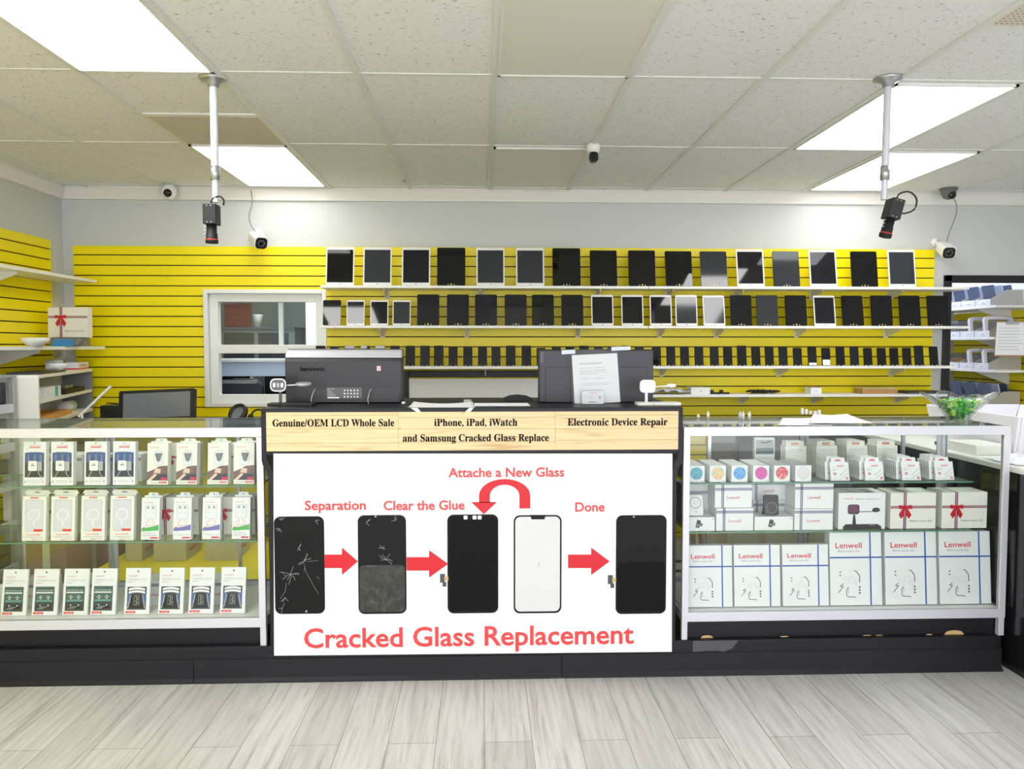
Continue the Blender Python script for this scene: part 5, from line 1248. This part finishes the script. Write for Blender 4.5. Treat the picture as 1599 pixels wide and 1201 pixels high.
charge_stand('charging_stand', 'black charging stand with a clear printed head beside the silver-topped computer', 438, 420, 492, 424, 449, 591, 611, (461, 487, 600), 'rubber_black', 3.60, True)
charge_stand('charging_stand', 'white charging stand at the end of the counter beside the slate computer', 1009, 993, 1061, 998, 1022, 593, 613, (1040, 1056, 602), 'laminate_white', 3.58)
# papers, mouse, box on the worktop
def zk(px, py): v = atz(px, py, ZC_); return (v.x, v.y)
o = sheet('paper_sheet', [zk(637, 636.4), zk(742, 636.4), zk(738, 630.5), zk(646, 630.5)], ZC_, 'white paper sheets taped to the counter edge beside the silver-topped computer', curl=.02); o['group'] = 'papers on the counter'
o = MB().box(-.13, -.07, 0, .13, .07, .003, 'bag_clear').box(-.125, -.065, .003, .125, .065, .0045, 'paper').build('paper_stack', None, loc=(ax(783, 634, 3.60), 3.60, ZC_+.0006)); tag(o, 'pale plastic folder lying on the counter beside the slate computer', 'folder')
o = MB().prism([(-.075, 0), (.075, 0), (.07, .012), (.045, .024), (.0, .029), (-.04, .025), (-.07, .012)], -.03, .03, 'rubber_black').build('computer_mouse', None, .006, loc=(ax(808, 630, 3.90), 3.90, ZC_+.0006)); tag(o, 'black mouse on the counter beside the slate computer', 'mouse')
o = MB().box(-.018, -.01, 0, .018, .01, .018, 'grey_metal').build('stapler_block', None, .003, loc=(ax(730, 634, 3.72), 3.72, ZC_+.0006)); tag(o, 'small grey metal clamp standing on the white papers', 'clamp')
o = MB().box(-.008, -.008, 0, .008, .008, .010, 'card_white').build('usb_receiver', None, .002, loc=(ax(630, 632, 3.69), 3.69, ZC_+.0006)); tag(o, 'tiny white plug at the corner of the silver-topped computer', 'plug')

# ------------------------------------------------------------------ black cabinet beside the gift showcase
t = thing('side_cabinet', 'glossy black cabinet with a white top running beside the gift showcase', 'cabinet', (2.43, 0, 0))
MB().box(0, 2.3, 0, .75, 5.1, .92, 'black_gloss').build('body', t, .003)
MB().box(-.008, 2.29, .92, .76, 5.11, .945, 'laminate_white').build('worktop', t, .003)
for y in (2.9, 3.7, 4.4): MB().box(-.002, y, .02, -.0003, y+.004, .9, 'rubber_black').build('door_gap', t)
MB().tube([(-.003, 2.95, .62), (-.03, 2.97, .62), (-.03, 3.18, .62), (-.003, 3.2, .62)], .008, 'laminate_white').build('handle', t)
t = thing('packing_bin', 'white packing tray with flared sides on the black cabinet', 'tray', (2.95, 4.25, .9456))
b = MB(); z0 = [(-.25, -.40), (.2, -.40), (.2, .30), (-.25, .30)]; z1 = [(-.27, -.46), (.3, -.46), (.3, .36), (-.27, .36)]
b.zprism(z0, 0, .01, 'foam_white')
for k in range(4):
    a, c2 = z0[k], z0[(k+1) % 4]; d, e = z1[k], z1[(k+1) % 4]
    n_ = [(0, -1), (1, 0), (0, 1), (-1, 0)][k]; q_ = lambda p_, z: (p_[0]+n_[0]*.012, p_[1]+n_[1]*.012, z)
    b.add([(*a, 0), (*c2, 0), (*e, .20), (*d, .20), q_(a, 0), q_(c2, 0), q_(e, .20), q_(d, .20)], [(0, 3, 2, 1), (4, 5, 6, 7), (0, 1, 5, 4), (2, 3, 7, 6), (1, 2, 6, 5), (0, 4, 7, 3)], 'foam_white')
b.build('tray_shell', t, .004)
r_ = random.Random(14)
for k, (x, y, l) in enumerate(((2.58, 3.62, 'crumpled clear bag on the white cabinet top nearest the showcase corner'), (2.85, 3.60, 'crumpled clear bag on the white cabinet top towards the photo edge'))):
    vs = []; n = 9
    for j in range(n+1):
        for i in range(n+1): vs.append((-.12+.24*i/n+r_.uniform(-.01, .01), -.12+.24*j/n+r_.uniform(-.01, .01), .004+.05*r_.random()*math.sin(PI*i/n)*math.sin(PI*j/n)))
    o = MB().add(vs, [(j*(n+1)+i, j*(n+1)+i+1, (j+1)*(n+1)+i+1, (j+1)*(n+1)+i) for j in range(n) for i in range(n)], 'foam_white').build('plastic_bag', None, loc=(x, y, .947)); o.modifiers.new('t', 'SOLIDIFY').thickness = .002
    tag(o, l, 'bag', 'crumpled bags on the cabinet top')
o = MB().box(-.09, -.13, 0, .09, .13, .05, 'card_cream').build('box', None, .003, loc=(2.58, 4.03-.06, .9456)); tag(o, 'cream carton on the cabinet top behind the showcase glass', 'box')
o = MB().box(-.05, -.06, 0, .05, .06, .02, 'dark_grey_paint').build('box', None, .003, loc=(2.58, 4.22, .9456)); tag(o, 'small dark box on the cabinet top behind the cream carton', 'box')
# dark bench and cartons behind the gift showcase
t = thing('workbench', 'dark grey workbench behind the gift showcase', 'workbench', (1.95, 5.2, 0))
MB().box(-.38, -.35, .93, .42, .35, .96, 'grey_metal').build('top', t, .003)
MB().box(-.36, -.33, 0, .40, .3, .93, 'dark_grey_paint').build('cabinet_body', t, .003)
for k in range(2): MB().box(-.34+.38*k, -.345, .1, .02+.38*k, -.331, .88, 'dark_grey_paint').build('door', t, .002)
o = MB().box(-.15, -.08, 0, .15, .08, .035, 'black_plastic').build('tray', None, .003, loc=(ax(1432, 650, 5.15), 5.15, .9606)); tag(o, 'black tray stacked on the dark bench behind the glass bowl', 'tray'); MB().box(-.14, -.07, .0352, .14, .07, .05, 'wood_brown').build('contents', o)
o = MB().box(-.2, -.2, 0, .2, .2, .62, 'cardboard_beige').build('carton', None, .003, loc=(1.55, 4.45, 0)); MB().box(-.02, -.2006, 0, .02, .2006, .6206, 'tan_chip').build('tape', o); tag(o, 'tall beige carton on the floor behind the gift showcase', 'carton', 'cartons behind the gift showcase')
o = MB().box(-.2, -.2, 0, .2, .2, .58, 'cardboard_beige').build('carton', None, .003, loc=(2.0, 4.42, 0)); tag(o, 'shorter beige carton on the floor behind the gift showcase', 'carton', 'cartons behind the gift showcase')
t = thing('stool', 'wooden stool behind the gift showcase, next to the counter', 'stool', (1.12, 4.35, 0))
MB().lathe([(0, .60), (.15, .60), (.16, .615), (.15, .63), (0, .63)], 'wood_brown', 24).build('seat', t)
for k in range(4):
    a = PI/4+k*PI/2; MB().tube([(.11*math.cos(a), .11*math.sin(a), .605), (.17*math.cos(a), .17*math.sin(a), 0.0)], [.018, .014], 'wood_brown').build('leg', t)
MB().tube([(.14*math.cos(PI/4+k*PI/2), .14*math.sin(PI/4+k*PI/2), .25) for k in range(5)], .009, 'wood_brown').build('stretcher', t)
t = thing('display_box', 'tall white box with a teal picture behind the gift showcase glass', 'box', (ax(1194, 735, 4.02), 4.02, .9))
bpy.data.objects.remove(t)
o = place('infobox', lambda: MB().box(-.05, 0, 0, .05, .03, .17, 'card_white').build('picture_box', None, .001), 1182, 1206, 740, 3.80, SZ['R', 1], 2, 'white box with a teal picture at the back of the upper glass shelf', 'box', None)
MB().rect(-.045, .09, .045, .12, 'photo_green').rect(-.045, .12, .045, .16, 'ink_light').line([(-.02, .15), (.0, .145), (.03, .155)], .004, 'ink_black', -.001).build('printed_front', o)

# ------------------------------------------------------------------ stock room shelves
def stock_shelf(z, label):
    t = thing('stock_shelf', label, 'shelf', (XR-.0205, 7.4, z), group='white shelves on the stock-room slatwall')
    MB().box(-.32, -1.18, -.02, 0, 1.4, 0, 'laminate_white').build('board', t, .002)
    for y in (-.9, -.1, .8):
        MB().prism([(-.28, -.03), (-.28, -.02), (-.001, -.02), (-.001, -.13), (-.02, -.125)], y-.004, y+.004, 'bracket_white').build('bracket', t)
SZS = [1.83, 1.57, 1.30, .99]
for z, l in zip(SZS, ('top shelf in the stock room with bagged screens', 'second shelf in the stock room from the top', 'third shelf in the stock room from the top', 'lowest shelf in the stock room with open cartons')): stock_shelf(z, l)
def tray_maker(h, m_):
    def mk():
        t = MB()
        t.box(-.14, -.095, 0, .14, .095, .004, 'card_white').box(-.14, -.095, .004, -.136, .095, h, 'card_white').box(.136, -.095, .004, .14, .095, .13, m_)
        for s in (-1, 1): t.prism([(-.136, .004), (.136, .004), (.136, .13), (.0, .13), (-.136, h)], s*.093-.002, s*.093+.002, m_)
        o = t.build('parts_tray')
        MB().box(-.1415, -.05, h*.3, -.1402, .05, h*.72, 'paper').box(-.1418, -.03, h*.42, -.1416, .01, h*.5, 'ink_grey').build('paper_label', o)
        return o
    return mk
def wrapped_screen(m_, w, h):
    def mk():
        o = MB().box(-.004, -w/2, 0, .004, w/2, h, m_).build('bagged_screen', None, .001)
        b = MB(); r_ = random.Random(21); n = 5; vs = []
        for sgx in (-1, 1):
            for j in range(n+1):
                for i in range(n+1): vs.append((sgx*(.006+.006*r_.random()), -w*.53+w*1.06*i/n, .001+(h*1.08)*j/n))
        for s in range(2):
            o_ = s*(n+1)**2; b.add(vs[o_:o_+(n+1)**2], [(j*(n+1)+i, j*(n+1)+i+1, (j+1)*(n+1)+i+1, (j+1)*(n+1)+i) for j in range(n) for i in range(n)], 'plastic_clear')
        b.build('clear_bag', o); return o
    return mk
SHN = ['top', 'second', 'third', 'lowest']
for si, z in enumerate(SZS):
    for k in range(5):
        y = 6.40+.20*k
        spawn(('tray', si == 3, si == 1), tray_maker(.055, 'tray_grey'), 'white parts tray on the %s stock-room shelf, %s from the doorway' % (SHN[si], ORD[k+1]), 'tray', (XR-.0205-.175, y, z+.0006), 0, 0, 'parts trays on the %s stock-room shelf' % SHN[si])
        if (si == 1 and k < 3) or (si == 2 and k < 2): continue
        for j in range(3):
            m_ = ['screen_blue', 'bag_clear', 'wood_brown', 'screen_blue'][si] if j != 1 or si == 2 else ['bag_clear', 'foam_white', 'wood_brown', 'bag_clear'][si]
            hh = [.17, .15, .09, .19][si]
            o = spawn(('ws', si, m_), wrapped_screen(m_, .15, hh), 'bagged part, %s in the %s tray from the doorway, %s stock-room shelf' % (ORD[j+1], ORD[k+1], SHN[si]), 'bagged part', (XR-.0205-.24+.075*j, y, z+.008), 0, 0, 'bagged parts on the %s stock-room shelf' % SHN[si], -14)
def foam_frame():
    b = MB(); o_ = rrect(.25, .17, .035, 5, 0, .085); n_ = rrect(.19, .11, .02, 5, 0, .085); k = len(o_)
    v = [(x, y, z) for y in (0, .03) for L_ in (o_, n_) for x, z in L_]
    f = []
    for a in range(k):
        c2 = (a+1) % k
        f += [(a, c2, k+c2, k+a), (2*k+a, 3*k+a, 3*k+c2, 2*k+c2), (a, 2*k+a, 2*k+c2, c2), (k+a, k+c2, 3*k+c2, 3*k+a)]
    return b.add(v, f, 'foam_white').build('foam_frame', None, .003)
for k, (si, y, x, l) in enumerate(((1, 6.40, 4.3045, 'nearer the doorway, second stock-room shelf'), (1, 6.60, 4.3045, 'farther from the doorway, second stock-room shelf'), (2, 6.40, 4.3045, 'nearer the doorway, third stock-room shelf'), (2, 6.60, 4.3045, 'farther from the doorway, third stock-room shelf'))):
    spawn('foamf', foam_frame, 'white foam frame standing in the trays, '+l, 'foam frame', (x, y-.03, SZS[si]+.0052), 10, 0, 'white foam frames on the stock-room shelves')
# clipboard hanging on the stock-room wall
cb = thing('clipboard', 'white paper on a clipboard hanging at the photo edge in the stock room', 'clipboard', (4.16, 6.19, az(1590, 557, 6.17)), (math.radians(4), 0, math.radians(-8)))
MB().box(-.02, .001, 0, .22, .005, .285, 'wood_brown').build('board', cb, .001)
MB().box(-.018, -.0006, .012, .215, .0006, .278, 'paper').build('paper', cb)
b = MB(); b.box(.05, -.008, .262, .15, .0, .283, 'steel'); b.tube([(.06, -.003, .283), (.075, -.003, .30), (.125, -.003, .30), (.14, -.003, .283)], .003, 'steel', 6); b.build('clip', cb)
b = MB()
for k in range(8): b.rect(.0, .23-.025*k, .0+.15+.02*(k % 3), .233-.025*k, 'ink_light', -.0012)
b.build('handwriting', cb)
MB().tube([(.1, -.001, .303), (.1, .02, .315), (.1, .16, .325)], .003, 'steel', 6).build('hook_wire', cb)

# ------------------------------------------------------------------ cameras
def pole_cam(label, px, yb, py_end, tilt, lean):
    base = atz(px, 122, ZC); t = thing('pole_camera', label, 'camera', (base.x, base.y, ZC), group='machine cameras on ceiling poles')
    L = az(px, py_end, base.y)-ZC
    X = RY(lean)
    MB().lathe([(0, -.0005), (.062, -.0005), (.064, -.006), (.05, -.014), (.028, -.024), (.024, -.04), (.0, -.04)][::-1], 'steel', 28).build('ceiling_plate', t)
    d = Vector((math.sin(-lean), 0, -1)); P = lambda s: d*s
    MB().tube([P(.03), P(.40)], .0165, 'aluminium', 16).build('upper_pole', t)
    MB().lathe([(0, -.03), (.0205, -.03), (.0205, .03), (0, .03)], 'steel', 18, T(*P(.415))).build('pole_joint', t)
    MB().tube([P(.41), P(-L)], .0135, 'aluminium', 16).build('lower_pole', t)
    e = P(-L)
    B = T(e.x+(-.016 if tilt == 0 else .035), e.y-.01, e.z-.035+(-.022 if tilt == 0 else -.01)) @ RY(tilt)
    body = MB().box(-.027, -.035, -.044, .030, .035, .045, 'black_plastic', B).build('camera_body', t, .003)
    b = MB()
    for sx in (-.008, .010):
        for sz in (-.036, .036): b.flat(circ(.0028, 8, sx, sz), 'ink_light', -.0356, B)
    b.build('screw', body)
    ln = MB().lathe([(0, -.125), (.027, -.125), (.027, -.108), (.0245, -.105), (.0245, -.082), (.022, -.08), (.022, -.044), (0, -.044)], 'rubber_black', 22, B).build('lens', t)
    MB().lathe([(.0273, -.112), (.0276, -.112), (.0276, -.108), (.0273, -.108)], 'red_light', 22, B).build('lens_ring', ln)
    b = MB()
    for k in range(3): b.tube([B @ Vector((-.022, -.012, -.054-.016*k)), B @ Vector((-.031, -.012, -.054-.016*k))], .002, 'steel', 6)
    b.build('lens_screw', ln)
    pts = [B @ Vector((.0, .0, .045)), B @ Vector((.004, 0, .068)), B @ Vector((.035, 0, .082)), B @ Vector((.055, 0, .066)), B @ Vector((.05, .01, .045))]
    if tilt: pts = [B @ Vector(v) for v in ((.005, 0, .045), (.01, 0, .075), (.05, .0, .095), (.09, 0, .075), (.095, 0, .03), (.06, 0, -.0), (.030, 0, -.005))]
    MB().tube(smooth(pts), .004, 'rubber_black').build('cable', t)
    return t
pole_cam('black machine camera pointing straight down from a ceiling pole, beside the grey vent', 333, 3.5, 316, 0, 0)
pole_cam('black machine camera hanging tilted from a ceiling pole, in front of the lit panels', 1387, 3.5, 312, .26, .012)
def dome(label, px, py, y, m, face):
    p = at(px, py, y); t = thing('dome_camera', label, 'security camera', (p.x, y, p.z), group='dome security cameras')
    X = RX(PI/2)
    if m == 'camera_grey':
        MB().lathe([(0, .05), (.062, .05), (.064, .03), (.055, .028), (.05, .0), (.035, -.03), (0, -.045)][::-1], m, 28).build('housing', t)
        A = T(.006, -.028, -.012) @ RX(PI/2+.5) @ RY(.15)
    else:
        MB().lathe([(0, .062), (.05, .062), (.05, -.0), (0, -.0)][::-1], m, 28, T(-.022, .06, .012) @ RX(PI/2) ).build('mount', t)
        MB().lathe([(0, .058), (.035, .05), (.052, .025), (.056, 0), (.048, -.028), (.028, -.05), (0, -.056)][::-1], m, 28).build('housing', t)
        A = T(.006, -.036, -.012) @ RX(PI/2+.25) @ RY(.05)
    MB().lathe([(0, .024), (.024, .022), (.030, .010), (.030, 0), (0, 0)][::-1], 'black_gloss', 24, A).lathe([(.0, .026), (.010, .0255)], 'lens_glass', 16, A).build('lens', t)
    return t
dome('white dome security camera on the cornice near the yellow corner', 264, 300, 5.86, 'laminate_white', 0)
dome('dark grey dome camera under the ceiling near the stock-room doorway', 1481, 303, 5.80, 'camera_grey', 0)
def bullet(label, px, py, y, yaw, cable, rzz):
    p = at(px, py, y); t = thing('bullet_camera', label, 'security camera', (p.x, y, p.z), group='bullet security cameras')
    A = RZ(yaw) @ RX(.42)
    MB().prism(rrect(.092, .090, .030, 6), .0, .135, 'laminate_white', A, True).prism([(x, z+.004) for x, z in rrect(.100, .094, .03, 6)], -.012, .07, 'laminate_white', A, True).build('housing', t, .002)
    f = MB().prism(rrect(.084, .082, .026, 6), -.018, -.002, 'black_gloss', A, True).build('front_face', t, .001)
    MB().lathe([(0, .004), (.015, .004), (.02, 0), (0, 0)][::-1], 'lens_glass', 18, A @ T(0, -.018, 0) @ RX(PI/2)).ring(.021, .024, 'mid_grey', 0, 0, -.0186, 24, A).build('lens', f)
    e = A @ Vector((0, .12, 0))
    b = MB(); b.tube([e, e+Vector((-.01, .04, .03)), Vector((e.x-.01, YB-.003-y, e.z+.05))], .013, 'laminate_white'); b.lathe([(0, 0), (.035, 0), (.035, .008), (0, .008)], 'laminate_white', 20, T(e.x-.01, YB-.009-y-.0, e.z+.05) @ RX(-PI/2)); b.build('wall_mount', t)
    MB().tube(smooth(cable(p)), .0035, 'mid_grey', 6).build('cable', t)
def cbl(pts, y):
    def f(p):
        return [Vector(at(px, py, yy))-p for px, py, yy in pts]
    return f
bullet('white bullet camera hanging by the top of the slatwall near the vertical pole camera', 407, 379, 5.80, .62, cbl([(404, 368, 5.85), (392, 352, 5.9), (389, 336, 5.95), (394, 316, 5.93), (392, 297, 5.94)], 0), 0)
bullet('white bullet camera on the wall above the stock-room doorway', 1481, 394, 5.80, -.22, cbl([(1477, 382, 5.87), (1483, 362, 5.9), (1492, 338, 5.92), (1494, 322, 5.9), (1489, 308, 5.84)], 0), 0)
p = at(926, 246, 4.62); t = thing('ceiling_camera', 'small white round camera with black face on the ceiling, middle of the shop', 'security camera', (p.x, 4.62, ZC))
MB().lathe([(0, -.0005), (.04, -.0005), (.042, -.02), (.036, -.05), (.0, -.05)][::-1], 'laminate_white', 24).build('housing', t)
zz = p.z-ZC-.004
MB().prism(rrect(.052, .060, .02, 5, 0, zz), -.035, .0, 'black_gloss', None, True).lathe([(0, 0), (.012, 0)], 'lens_glass', 16, T(0, -.0355, zz+.006) @ RX(PI/2)).build('face', t, .003)
# little ceiling fittings
for px, py, l in ((632, 281, 'tiny sprinkler tip on the ceiling near the left unlit panel'),):
    v = atz(px, py, ZC); o = MB().lathe([(0, -.028), (.018, -.024), (.008, -.014), (.012, -.001), (0, -.0005)], 'steel', 12).build('sprinkler', None, loc=v); tag(o, 'small sprinkler tip on the ceiling behind the vertical camera pole', 'sprinkler')

# ------------------------------------------------------------------ light and colour
w = bpy.data.worlds.new('daylight'); SC.world = w; w.use_nodes = True
w.node_tree.nodes['Background'].inputs['Color'].default_value = (.95, .98, 1.0, 1); w.node_tree.nodes['Background'].inputs['Strength'].default_value = 2.6
SC.view_settings.view_transform = 'Standard'; SC.view_settings.look = 'None'; SC.view_settings.gamma = 1; SC.view_settings.use_curve_mapping = False
SC.view_settings.exposure = 0.92
SC.cycles.transparent_max_bounces = 40
SC.cycles.max_bounces = 10
SC.cycles.caustics_reflective = False; SC.cycles.caustics_refractive = False
